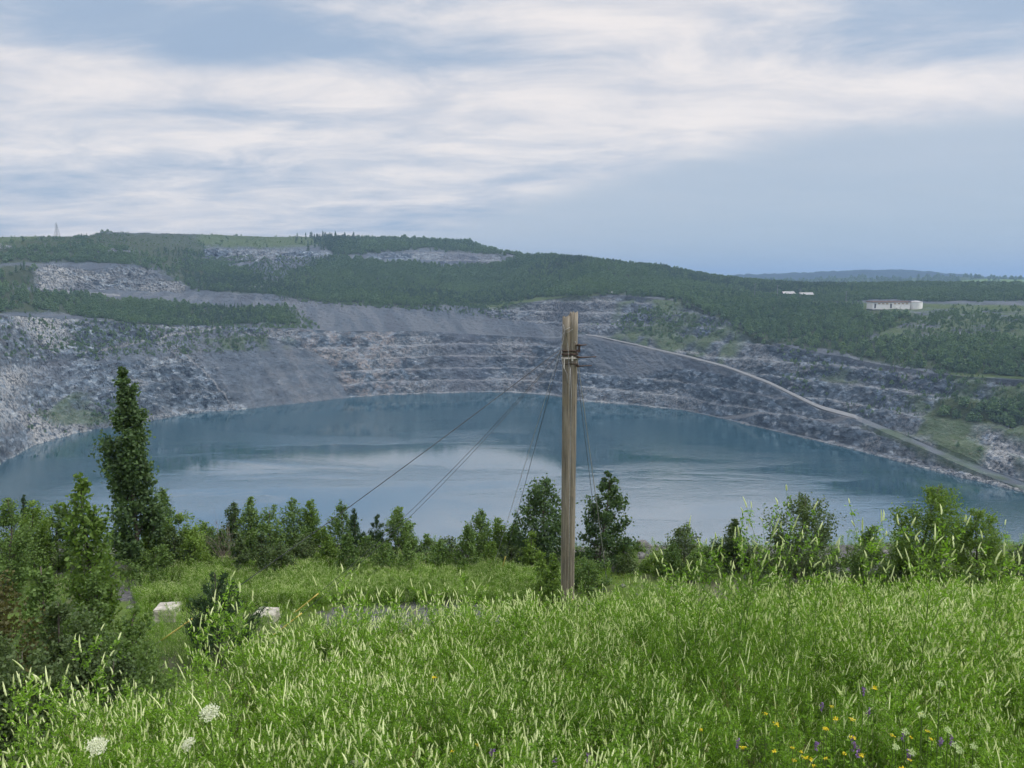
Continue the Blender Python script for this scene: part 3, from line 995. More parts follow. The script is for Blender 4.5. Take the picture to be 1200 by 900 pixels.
def grow(h, w, shape, seed, n_leaf, leaf, elev=48, lean=0.0, bare=0.05, needle=False, two_tops=False):
    """trunk-and-branches MB plus leaf arrays for one tree standing at the origin"""
    rng = np.random.default_rng(seed)
    wood = MB()
    zs = np.linspace(0, h * 0.97, 9)
    wob = np.cumsum(rng.normal(0, 0.012 * h if h < 5 else 0.004 * h, (9, 2)), axis=0); wob[0] = 0
    trunk = np.stack([wob[:, 0] + lean * zs, wob[:, 1], zs - 0.08 * (zs == 0)], -1)
    r0 = 0.011 * h + 0.012
    wood.tube(trunk, np.linspace(r0, r0 * 0.15, 9), 6)
    nb = int(18 + 9 * h)
    gap = rng.random(nb) < 0.10
    C, A = [], []
    per = []
    for b in range(nb):
        f = bare + (0.98 - bare) * ((b + rng.uniform(0, 1)) / nb) ** 0.9
        L = w / 2 * float(PROFILE[shape](f)) * rng.uniform(0.62, 1.18)
        if gap[b]:
            continue
        if rng.random() < 0.2:
            L *= 1.4
        az = b * 2.399 + rng.normal(0, 0.4)
        e = math.radians(elev + rng.normal(0, 9) + (22 * f if not needle else 25 * f))
        # the tip lies on the crown outline; the foot sits lower on the trunk
        e = min(e, math.radians(74))
        zf = max(0.05 * h, f * h - L * math.tan(e) * 0.9)
        p0 = np.array([np.interp(zf, zs, trunk[:, 0]), np.interp(zf, zs, trunk[:, 1]), zf])
        tip = np.array([np.interp(f * h, zs, trunk[:, 0]) + L * math.cos(az), np.interp(f * h, zs, trunk[:, 1]) + L * math.sin(az), f * h])
        Lt = float(np.linalg.norm(tip - p0))
        k = np.linspace(0, 1, 4)[:, None]
        path = p0 + (tip - p0) * k
        path[:, :2] += (np.sin(k * math.pi) * 0.12 * L) * np.array([math.cos(az), math.sin(az)])
        path[:, 2] = np.minimum(path[:, 2], h * 1.0)
        wood.tube(path, np.linspace(r0 * 0.38 * (1 - f * 0.6), 0.002, 4), 4, cap=False)
        per.append((path, Lt, f))
    tot = sum(p[1] + 0.05 * h for p in per)
    for path, Lt, f in per:
        n = max(4, int(n_leaf * (Lt + 0.05 * h) / tot))
        # leaves gather in a few tufts along the branch
        nt = max(2, int(2 + Lt / (0.30 + 0.02 * h)))
        tuft = rng.uniform(0.35, 1.02, nt)
        kk = np.clip(tuft[rng.integers(0, nt, n)] + rng.normal(0, 0.07, n), 0.05, 1.05)
        kx = kk * 3
        i0 = np.clip(kx.astype(int), 0, 2); fr = (kx - i0)[:, None]
        pos = path[i0] * (1 - fr) + path[i0 + 1] * fr
        spread = (0.035 + 0.07 * Lt) * (0.6 if needle else 1.0)
        pos = pos + rng.normal(0, spread, (n, 3)) * np.array([1, 1, 0.75])
        C.append(pos)
        if needle:
            A.append(np.tile(path[-1] - path[0], (n, 1)) / (Lt + 1e-6) + rng.normal(0, 0.55, (n, 3)))
    C = np.concatenate(C)
    C[:, 2] = np.clip(C[:, 2], 0.03, h * 1.02)
    if needle:
        v, fq = leaf_quads(C, leaf * 1.9, leaf * 0.42, rng, axis=np.concatenate(A))
    else:
        v, fq = leaf_quads(C, leaf * 1.25, leaf * 0.95, rng)
    return wood, v, fq


def plant_tree(name, label, cat, u, top_v, d, w_px, shape, mat, seed, group=None, dens=1.0, elev=48, lean=0.0, needle=False, leaf=None, trunk_mat='bark', bare=0.05):
    if d > 28.5:
        d = 28.5 + (d - 28.5) * 0.75
    t, s = ray(u, top_v)
    x = float(t) * d
    zb = float(near_z(x, d))
    h = (-float(s) * d - zb) * 1.03
    if d < 16:
        w_px = w_px * 1.2
    w = w_px * d / F * (1.22 if h < 5 and d > 27 else 1.05)
    root = empty(name, (x, d, zb - 0.03))
    tag(root, label, cat, group)
    lf = leaf or (0.072 if h < 5 else 0.115)
    n = int(np.clip(dens * 3.6 * h * w / (lf * lf * 0.6), 600, 22000))
    wood, v, f = grow(h, w, shape, seed, n, lf, elev, lean, bare, needle)
    wood.build('trunk', M[trunk_mat], root, True)
    link('crown', mesh_np('crown', v, f, M[mat]), root)
    return root


# ------------------------------------------------------------------ scattering (ground cover and far woods only)
def scatter(name, label, protos, pts, rot, scl, pick, mat_list):
    """one object of kind stuff: instances of plant meshes on points"""
    me = bpy.data.meshes.new(name)
    n = len(pts)
    me.vertices.add(n)
    me.vertices.foreach_set('co', np.asarray(pts, np.float32).ravel())
    a = me.attributes.new('rot', 'FLOAT_VECTOR', 'POINT'); a.data.foreach_set('vector', np.asarray(rot, np.float32).ravel())
    a = me.attributes.new('scl', 'FLOAT_VECTOR', 'POINT'); a.data.foreach_set('vector', np.asarray(scl, np.float32).ravel())
    a = me.attributes.new('pick', 'INT', 'POINT'); a.data.foreach_set('value', np.asarray(pick, np.int32))
    for m in mat_list:
        me.materials.append(m)
    o = link(name, me)
    g = bpy.data.node_groups.new(name + '_nodes', 'GeometryNodeTree')
    g.interface.new_socket('Geometry', in_out='INPUT', socket_type='NodeSocketGeometry')
    g.interface.new_socket('Geometry', in_out='OUTPUT', socket_type='NodeSocketGeometry')
    N, Lk = g.nodes, g.links
    gi, go = N.new('NodeGroupInput'), N.new('NodeGroupOutput')
    rn = N.new('GeometryNodeInputNamedAttribute'); rn.data_type = 'FLOAT_VECTOR'; rn.inputs['Name'].default_value = 'rot'
    sn = N.new('GeometryNodeInputNamedAttribute'); sn.data_type = 'FLOAT_VECTOR'; sn.inputs['Name'].default_value = 'scl'
    pn = N.new('GeometryNodeInputNamedAttribute'); pn.data_type = 'INT'; pn.inputs['Name'].default_value = 'pick'
    join = N.new('GeometryNodeJoinGeometry')
    for i, pm in enumerate(protos):
        po = bpy.data.objects.new(name + '_plant', pm)
        cmp_ = N.new('FunctionNodeCompare'); cmp_.data_type = 'INT'; cmp_.operation = 'EQUAL'
        Lk.new(pn.outputs['Attribute'], cmp_.inputs[2]); cmp_.inputs[3].default_value = i
        oi = N.new('GeometryNodeObjectInfo'); oi.inputs['Object'].default_value = po; oi.inputs['As Instance'].default_value = True
        ip = N.new('GeometryNodeInstanceOnPoints')
        Lk.new(gi.outputs[0], ip.inputs['Points'])
        Lk.new(cmp_.outputs[0], ip.inputs['Selection'])
        Lk.new(oi.outputs['Geometry'], ip.inputs['Instance'])
        Lk.new(rn.outputs['Attribute'], ip.inputs['Rotation'])
        Lk.new(sn.outputs['Attribute'], ip.inputs['Scale'])
        Lk.new(ip.outputs[0], join.inputs[0])
    Lk.new(join.outputs[0], go.inputs[0])
    md = o.modifiers.new('scatter', 'NODES')
    md.node_group = g
    return tag(o, label, kind='stuff')


def combine(name, parts, smooth=False):
    """parts: list of (verts, faces(tri or quad arrays), material) -> one mesh with several materials"""
    V, Fs, mi, mats = [], [], [], []
    off = 0
    for v, f, m in parts:
        f = np.asarray(f)
        if f.shape[1] == 4:
            f = np.concatenate([f[:, [0, 1, 2]], f[:, [0, 2, 3]]])
        V.append(v); Fs.append(f + off); off += len(v)
        if m not in mats:
            mats.append(m)
        mi.append(np.full(len(f), mats.index(m)))
    return mesh_np(name, np.concatenate(V), np.concatenate(Fs), None, smooth, None, mats, np.concatenate(mi))


def far_tree(kind, seed):
    """unit-height tree for the woods half a mile away"""
    rng = np.random.default_rng(seed)
    if kind == 'conifer':
        n = 150
        f = rng.uniform(0.05, 1, n) ** 1.15
        r = 0.19 * (1 - f) ** 0.85 + 0.012
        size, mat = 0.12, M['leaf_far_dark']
    else:
        n = 170
        f = rng.uniform(0.12, 1, n)
        r = (0.30 if kind == 'broad' else 0.17) * PROFILE['round' if kind == 'broad' else 'poplar'](f)
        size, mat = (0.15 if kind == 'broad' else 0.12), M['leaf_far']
    az = rng.uniform(0, 6.283, n)
    lob = 1 + 0.25 * np.sin(az * 3 + rng.uniform(0, 6)) * np.sin(f * 9 + rng.uniform(0, 6))
    rr = r * np.sqrt(rng.uniform(0.15, 1, n)) * lob
    c = np.stack([rr * np.cos(az), rr * np.sin(az), f * 0.95], -1)
    v, q = leaf_quads(c, size, size * 0.8, rng)
    tr = MB(); tr.tube([(0, 0, -0.05), (0, 0, 0.5), (0, 0, 0.85)], [0.016, 0.011, 0.004], 4)
    tv, tf = arrays(tr)
    return combine('far_tree', [(v, q, mat), (tv, tf, M['bark'])])


def build_woods():
    rng = np.random.default_rng(5)
    protos = [far_tree('broad', 1), far_tree('broad', 2), far_tree('narrow', 3), far_tree('narrow', 4), far_tree('conifer', 5), far_tree('conifer', 6)]
    mats = [M['leaf_far'], M['leaf_far_dark'], M['bark']]
    # cell areas of the terrain grid on plan
    ax = np.abs(np.gradient(TX, axis=1)); ay = np.hypot(np.gradient(TY, axis=0), np.gradient(TZ, axis=0))
    area = ax * ay
    depot = inside([(1010, 357), (1088, 357), (1088, 371), (1010, 371)], TU, TV)
    in_view = ~depot & (TU > -140) & (TU < 1340) & (TSEG < 9.6) & (TSEG > 1.05)
    clump = fbm(TX * 0.02, TY * 0.02, octaves=3, seed=91)

    def take(w, n, smin, smax, conif):
        p = (w * area * in_view).ravel()
        p = p / p.sum()
        k = rng.choice(p.size, n, p=p)
        pts = np.stack([TX.ravel()[k], TY.ravel()[k], TZ.ravel()[k]], -1)
        pts[:, 0] += rng.uniform(-0.5, 0.5, n) * ax.ravel()[k]
        pts[:, 2] -= 0.3
        hgt = rng.uniform(smin, smax, n) * (0.75 + 0.5 * clump.ravel()[k])
        c = vnoise(pts[:, 0] * 0.01, pts[:, 1] * 0.01, seed=33) + rng.normal(0, 0.15, n)
        pick = np.where(c > conif, rng.integers(4, 6, n), np.where(rng.random(n) < 0.72, rng.integers(0, 2, n), rng.integers(2, 4, n)))
        wd = hgt * np.where(pick < 2, rng.uniform(0.95, 1.75, n), rng.uniform(0.8, 1.3, n))
        return pts, np.stack([wd, wd, hgt], -1), pick
    near_f = np.clip(1.15 - TY / 2600, 0.25, 1)
    jag = TU + 40 * (clump - 0.5)
    top_bare = 1 - 0.985 * (TSEG > 7.75 - 0.8 * (clump - 0.5)) * np.clip((400 - jag) / 50, 0, 1) - 0.55 * (TSEG > 8.1) * np.clip((jag - 380) / 40, 0, 1) * (TU < 600)
    top_bare = np.clip(top_bare, 0.01, 1)
    A = take(T_WOOD * (TSEG < 9.6) * near_f * (0.5 + clump) * top_bare, 36000, 3.6, 8.2, 0.7)
    Fq = take(T_WOOD * ((TSEG > 7.6) & (TU < 375)), 1600, 1.2, 2.8, 0.9)
    Bq = take(T_SPARSE * (clump > 0.42), 6500, 1.0, 3.8, 0.8)
    Cq = take(T_GRASS * (TSEG > 1) * 1.0, 900, 1.5, 4.0, 0.8)
    Dq = take(np.exp(-((TU - 385) / 22) ** 2) * ((TSEG > 7.9) & (TSEG < 8.95)), 80, 8, 15, 0.2)
    Eq = take(((TU > 440) & (TU < 560)) * ((TSEG > 8.2) & (TSEG < 8.95)), 110, 6, 12, 0.5)
    parts = [A, Bq, Cq, Dq, Eq, Fq]
    # trees on the farther ridges
    for hill, n, w in ((HILL1, 900, 12), (HILL2, 130, 9)):
        i = rng.integers(2, 13, n); j = rng.integers(0, hill.shape[1], n)
        pts = hill[i, j].copy(); pts[:, 0] += rng.uniform(-5, 5, n)
        hh = rng.uniform(0.7, 1.3, n) * w
        parts.append((pts, np.stack([hh * 1.3, hh * 1.3, hh], -1), rng.integers(0, 2, n)))
    pts = np.concatenate([p[0] for p in parts]); scl = np.concatenate([p[1] for p in parts]); pick = np.concatenate([p[2] for p in parts])
    rot = np.zeros_like(pts); rot[:, 2] = rng.uniform(0, 6.283, len(pts))
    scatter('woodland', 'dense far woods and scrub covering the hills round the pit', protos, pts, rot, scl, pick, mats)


build_woods()


# ------------------------------------------------------------------ weeds
def curve_pts(p0, dirv, length, bend, n):
    k = np.linspace(0, 1, n)[:, None]
    return p0 + dirv * length * k + bend * length * k * k


def sweet_clover(seed, h=1.0, flowers=1.0, n_br=13, lod=1, split=False):
    """one white sweet clover plant: stem, branches, leaflets and pale flower tails"""
    rng = np.random.default_rng(seed)
    stem, tails = MB(), MB()
    C, A = [], []
    lean = rng.normal(0, 0.09, 2)
    main = curve_pts(np.zeros(3), np.array([lean[0], lean[1], 1.0]), h, np.array([rng.normal(0, 0.08), rng.normal(0, 0.08), 0]), 6)
    stem.tube(main, np.linspace(0.0045, 0.0016, 6), 4, cap=False)

    def tail(p, dirv, L):
        dirv = dirv / np.linalg.norm(dirv)
        b = rng.normal(0, 0.26, 3); b[2] = rng.uniform(-0.1, 0.5)
        pts = curve_pts(p, dirv, L, b, 8)
        tails.tube(pts, np.array([0.0024, 0.0058, 0.0046, 0.0064, 0.0044, 0.0052, 0.0030, 0.0010]) * rng.uniform(0.8, 1.25), 5, cap=False)
    for b in range(n_br):
        f = 0.22 + 0.74 * (b + rng.random()) / n_br
        p0 = np.array([np.interp(f * h, main[:, 2], main[:, i]) for i in range(3)])
        az = b * 2.4 + rng.normal(0, 0.4)
        e = rng.uniform(0.6, 1.15)
        dv = np.array([math.cos(az) * math.cos(e), math.sin(az) * math.cos(e), math.sin(e)])
        L = h * rng.uniform(0.16, 0.36) * (1.25 - 0.6 * f)
        br = curve_pts(p0, dv, L, np.array([0, 0, 0.25]), 4)
        stem.tube(br, np.linspace(0.0026, 0.0012, 4), 3, cap=False)
        nl = int(rng.integers(12, 19))
        kk = rng.uniform(0.05, 0.95, nl)
        pos = br[0] + (br[-1] - br[0]) * kk[:, None] + rng.normal(0, 0.018, (nl, 3))
        ax = rng.normal(0, 0.8, (nl, 3)) + dv * 0.9
        C.append(pos); A.append(ax)
        # three leaflets to a leaf
        C.append(pos + rng.normal(0, 0.012, (nl, 3))); A.append(ax + rng.normal(0, 0.7, (nl, 3)))
        C.append(pos + rng.normal(0, 0.012, (nl, 3))); A.append(ax + rng.normal(0, 0.7, (nl, 3)))
        if rng.random() < flowers:
            tail(br[-1], (br[-1] - br[-2]) / np.linalg.norm(br[-1] - br[-2]) + np.array([0, 0, 0.5]), rng.uniform(0.035, 0.08))
            if rng.random() < 0.75 * flowers:
                q = br[2]
                tail(q, dv + rng.normal(0, 0.45, 3) + np.array([0, 0, 0.4]), rng.uniform(0.03, 0.065))
            if rng.random() < 0.5 * flowers:
                tail(br[1], dv + rng.normal(0, 0.5, 3) + np.array([0, 0, 0.5]), rng.uniform(0.03, 0.055))
    if flowers > 0.05:
        tail(main[-1], main[-1] - main[-2], rng.uniform(0.07, 0.12))
    C = np.concatenate(C); A = np.concatenate(A)
    lv, lf = leaf_quads(C, 0.028, 0.012, rng, axis=A)
    if split:
        return stem, tails, (lv, lf)
    parts = [(lv, lf, M['weed_leaf'])]
    parts.append((*arrays(stem), M['stem']))
    if tails.v:
        parts.append((*arrays(tails), M['raceme']))
    return combine('clover', parts)


def grass_tuft(seed, h=0.6, n=26):
    rng = np.random.default_rng(seed)
    V, Fq = [], []
    for i in range(n):
        az = rng.uniform(0, 6.28); e = rng.uniform(0.9, 1.5)
        L = h * rng.uniform(0.5, 1.1)
        dv = np.array([math.cos(az) * math.cos(e), math.sin(az) * math.cos(e), math.sin(e)])
        pts = curve_pts(np.array([rng.normal(0, 0.05), rng.normal(0, 0.05), -0.02]), dv, L, np.array([dv[0] * 0.5, dv[1] * 0.5, -0.28 * rng.random()]), 5)
        sd = np.array([-math.sin(az), math.cos(az), 0]) * rng.uniform(0.0018, 0.004)
        wd = np.array([1, 0.95, 0.8, 0.5, 0.05])[:, None]
        b = len(V)
        V += list(pts - sd * wd) + list(pts + sd * wd)
        for j in range(4):
            Fq.append((b + j, b + j + 1, b + 6 + j, b + 5 + j))
    return combine('grass', [(np.array(V), np.array(Fq), M['weed_grass'])])


def seed_grass(seed, h=0.95):
    """thin tan stalks with loose seed heads"""
    rng = np.random.default_rng(seed)
    st, C, A = MB(), [], []
    for _ in range(7):
        a = rng.uniform(0, 6.28)
        p = curve_pts(np.array([rng.normal(0, 0.04), rng.normal(0, 0.04), 0]), np.array([math.cos(a) * 0.16, math.sin(a) * 0.16, 1.0]), h * rng.uniform(0.7, 1.1), np.array([math.cos(a) * 0.12, math.sin(a) * 0.12, -0.05]), 5)
        st.tube(p, np.linspace(0.0022, 0.0009, 5), 3, cap=False)
        n = 34
        k = rng.uniform(0.0, 1.0, n)[:, None]
        C.append(p[-2] * (1 - k) + p[-1] * k + rng.normal(0, 0.010, (n, 3))); A.append(np.tile(p[-1] - p[-2], (n, 1)) * 8 + rng.normal(0, 0.5, (n, 3)))
    v, f = leaf_quads(np.concatenate(C), 0.014, 0.004, rng, axis=np.concatenate(A))
    return combine('seed_grass', [(v, f, M['straw']), (*arrays(st), M['straw'])])


def leafy_herb(seed, h=0.45):
    """low broad-leaved herb between the taller stems"""
    rng = np.random.default_rng(seed)
    n = 150
    c = np.stack([rng.normal(0, 0.11, n), rng.normal(0, 0.11, n), rng.uniform(0.03, h, n)], -1)
    v, f = leaf_quads(c, 0.05, 0.024, rng, up=0.6)
    st = MB()
    for _ in range(7):
        a = rng.uniform(0, 6.28)
        st.tube(curve_pts(np.zeros(3), np.array([math.cos(a) * 0.3, math.sin(a) * 0.3, 1.0]), h, np.zeros(3), 3), [0.003, 0.002, 0.001], 3, cap=False)
    return combine('herb', [(v, f, M['weed_leaf']), (*arrays(st), M['stem'])])


CLEAR = []                                   # places kept open so that single flowers show


def build_weeds():
    rng = np.random.default_rng(17)
    rich = [sweet_clover(100 + i, 1.0, 1.0, 15) for i in range(4)]
    poor = [sweet_clover(120 + i, 1.0, 0.30, 14) for i in range(3)]
    grass = [grass_tuft(140 + i) for i in range(2)]
    herb = [leafy_herb(150 + i) for i in range(2)]
    protos = rich + poor + grass + herb + [seed_grass(160), seed_grass(161)]      # 0-3, 4-6, 7-8, 9-10, 11-12
    n = 11500
    y = np.sqrt(rng.uniform(2.2 ** 2, 12.5 ** 2, n))
    t = rng.uniform(-0.86, 0.86, n)
    # the bank goes on to both sides of the view
    m_ = 6500
    y = np.concatenate([y, np.sqrt(rng.uniform(1.0, 11.5 ** 2, m_))]); t = np.concatenate([t, rng.uniform(0.86, 1.75, m_) * rng.choice([-1, 1], m_)])
    n = len(y)
    ok = y < crest_d(t) + rng.uniform(-0.4, 0.9, n)
    for cx, cy, rr in CLEAR:
        ok &= ~((np.abs(t * y - cx * y / cy) < rr) & (y > cy - 0.75) & (y < cy + 0.04))
    y, t = y[ok], t[ok]
    x = t * y
    z = near_z(x, y)
    u, v = pix(x, y, z + 0.8)
    nz = fbm(x * 0.55, y * 0.55, octaves=3, seed=8)
    # fewer flower tails in the green patch right of centre, low flowering herbs at the bottom right
    green = np.exp(-(((u - 850) / 110) ** 2 + ((v - 770) / 70) ** 2)) + 0.8 * np.exp(-(((u - 1010) / 190) ** 2 + ((v - 860) / 45) ** 2))
    lowp = np.exp(-(((u - 1010) / 180) ** 2 + ((v - 875) / 45) ** 2))
    pr = np.clip(0.78 - 0.75 * green + 1.1 * (nz - 0.5), 0.08, 0.95)
    r = rng.random(len(x))
    kind = np.where(r < pr * 0.68, 0, np.where(r < 0.68, 1, np.where(r < 0.83, 2, 3)))
    pick = np.where(kind == 0, rng.integers(0, 4, len(x)), np.where(kind == 1, rng.integers(4, 7, len(x)), np.where(kind == 2, rng.integers(7, 9, len(x)), rng.integers(9, 11, len(x)))))
    pick = np.where(rng.random(len(x)) < 0.035, rng.integers(11, 13, len(x)), pick)
    s = rng.uniform(0.44, 0.96, len(x)) * (0.80 + 0.35 * (nz - 0.35)) * (1 - 0.38 * lowp)
    s = np.where(kind >= 2, s * 1.1, s)
    pts = np.stack([x, y, z - 0.02], -1)
    rot = np.stack([rng.normal(0, 0.10, len(x)), rng.normal(0, 0.10, len(x)), rng.uniform(0, 6.28, len(x))], -1)
    mats = [M['weed_leaf'], M['stem'], M['raceme'], M['weed_grass']]
    scatter('weed_meadow', 'mass of white sweet clover and grass covering the near bank', protos, pts, rot, np.repeat(s[:, None], 3, 1), pick, mats)

    # the meadow strip and scrubby ground cover down on the bench
    n = 24000
    x = rng.uniform(-26, 26, n); y = rng.uniform(17.5, 34, n)
    x[:9000] = rng.uniform(-15, 2, 9000); y[:9000] = rng.uniform(25.5, 30.5, 9000)
    z = near_z(x, y)
    u, v = pix(x, y, z)
    nz = fbm(x * 0.3, y * 0.3, octaves=3, seed=88)
    strip = inside([(150, 690), (220, 672), (560, 668), (660, 690), (640, 708), (300, 716), (160, 712)], u, v)
    bare = np.zeros(n, bool)
    for p in ([(130, 678), (212, 682), (222, 698), (135, 702)], [(385, 711), (560, 709), (590, 732), (385, 740)], [(600, 662), (700, 655), (640, 690)], [(960, 650), (1060, 650), (1060, 675), (960, 675)]):
        bare |= inside(p, u, v)
    strip |= inside([(150, 718), (345, 722), (345, 790), (150, 790)], u, v)
    front = (inside([(174, 705), (216, 705), (216, 742), (174, 742)], u, v) | inside([(290, 710), (332, 710), (332, 748), (290, 748)], u, v)) & (y < 25.2)
    keep = ~(front & (rng.random(n) < 0.3)) & (strip | (nz > 0.40)) & ~(bare & (rng.random(n) < 0.9))
    x, y, z, strip, nz = x[keep], y[keep], z[keep], strip[keep], nz[keep]
    n = len(x)
    r = rng.random(n)
    pick = np.where(strip & (r < 0.80), np.where(rng.random(n) < 0.45, rng.integers(0, 4, n), rng.integers(4, 7, n)), np.where(r < 0.62, rng.integers(7, 9, n), np.where(r < 0.72, rng.integers(0, 4, n), rng.integers(9, 11, n))))
    s = rng.uniform(0.6, 0.95, n) * np.where(strip, 0.72, 0.7) * (0.7 + 0.6 * nz)
    pts = np.stack([x, y, z - 0.02], -1)
    rot = np.stack([rng.normal(0, 0.08, n), rng.normal(0, 0.08, n), rng.uniform(0, 6.28, n)], -1)
    scatter('bench_weeds', 'low green weeds and grass on the bench below the bank', protos, pts, rot, np.repeat(s[:, None], 3, 1), pick, mats)



def build_rubble():
    """broken stone along the edge of the bench"""
    rng = np.random.default_rng(23)
    protos = []
    for i in range(4):
        import bmesh
        bm = bmesh.new()
        bmesh.ops.create_icosphere(bm, subdivisions=2, radius=0.5)
        for vt in bm.verts:
            c = np.array(vt.co)
            k = 0.7 + 0.6 * float(vnoise(np.array([c[0] * 2.2]), np.array([c[1] * 2.2]), np.array([c[2] * 2.2]), seed=i + 2)[0])
            vt.co = (c[0] * k * 1.2, c[1] * k, max(-0.25, c[2] * k * 0.75))
        me = bpy.data.meshes.new('stone'); bm.to_mesh(me); bm.free(); me.materials.append(M['stone'])
        protos.append(me)
    n = 2600
    x = rng.uniform(-26, 30, n); y = np.where(rng.random(n) < 0.7, rng.normal(31.6, 1.3, n), rng.uniform(24, 33, n))
    nz = fbm(x * 0.25, y * 0.25, octaves=3, seed=99)
    ok = (nz > 0.46) & (y < 34.5) & (y > 23)
    x, y = x[ok], y[ok]
    n = len(x)
    s = np.clip(rng.lognormal(-2.2, 0.6, n), 0.05, 0.5)
    pts = np.stack([x, y, near_z(x, y) + s * 0.08], -1)
    rot = np.stack([rng.normal(0, 0.3, n), rng.normal(0, 0.3, n), rng.uniform(0, 6.28, n)], -1)
    scatter('stone_rubble', 'loose grey stones scattered along the edge of the bench', protos, pts, rot, np.repeat(s[:, None], 3, 1), rng.integers(0, 4, n), [M['stone']])


build_rubble()

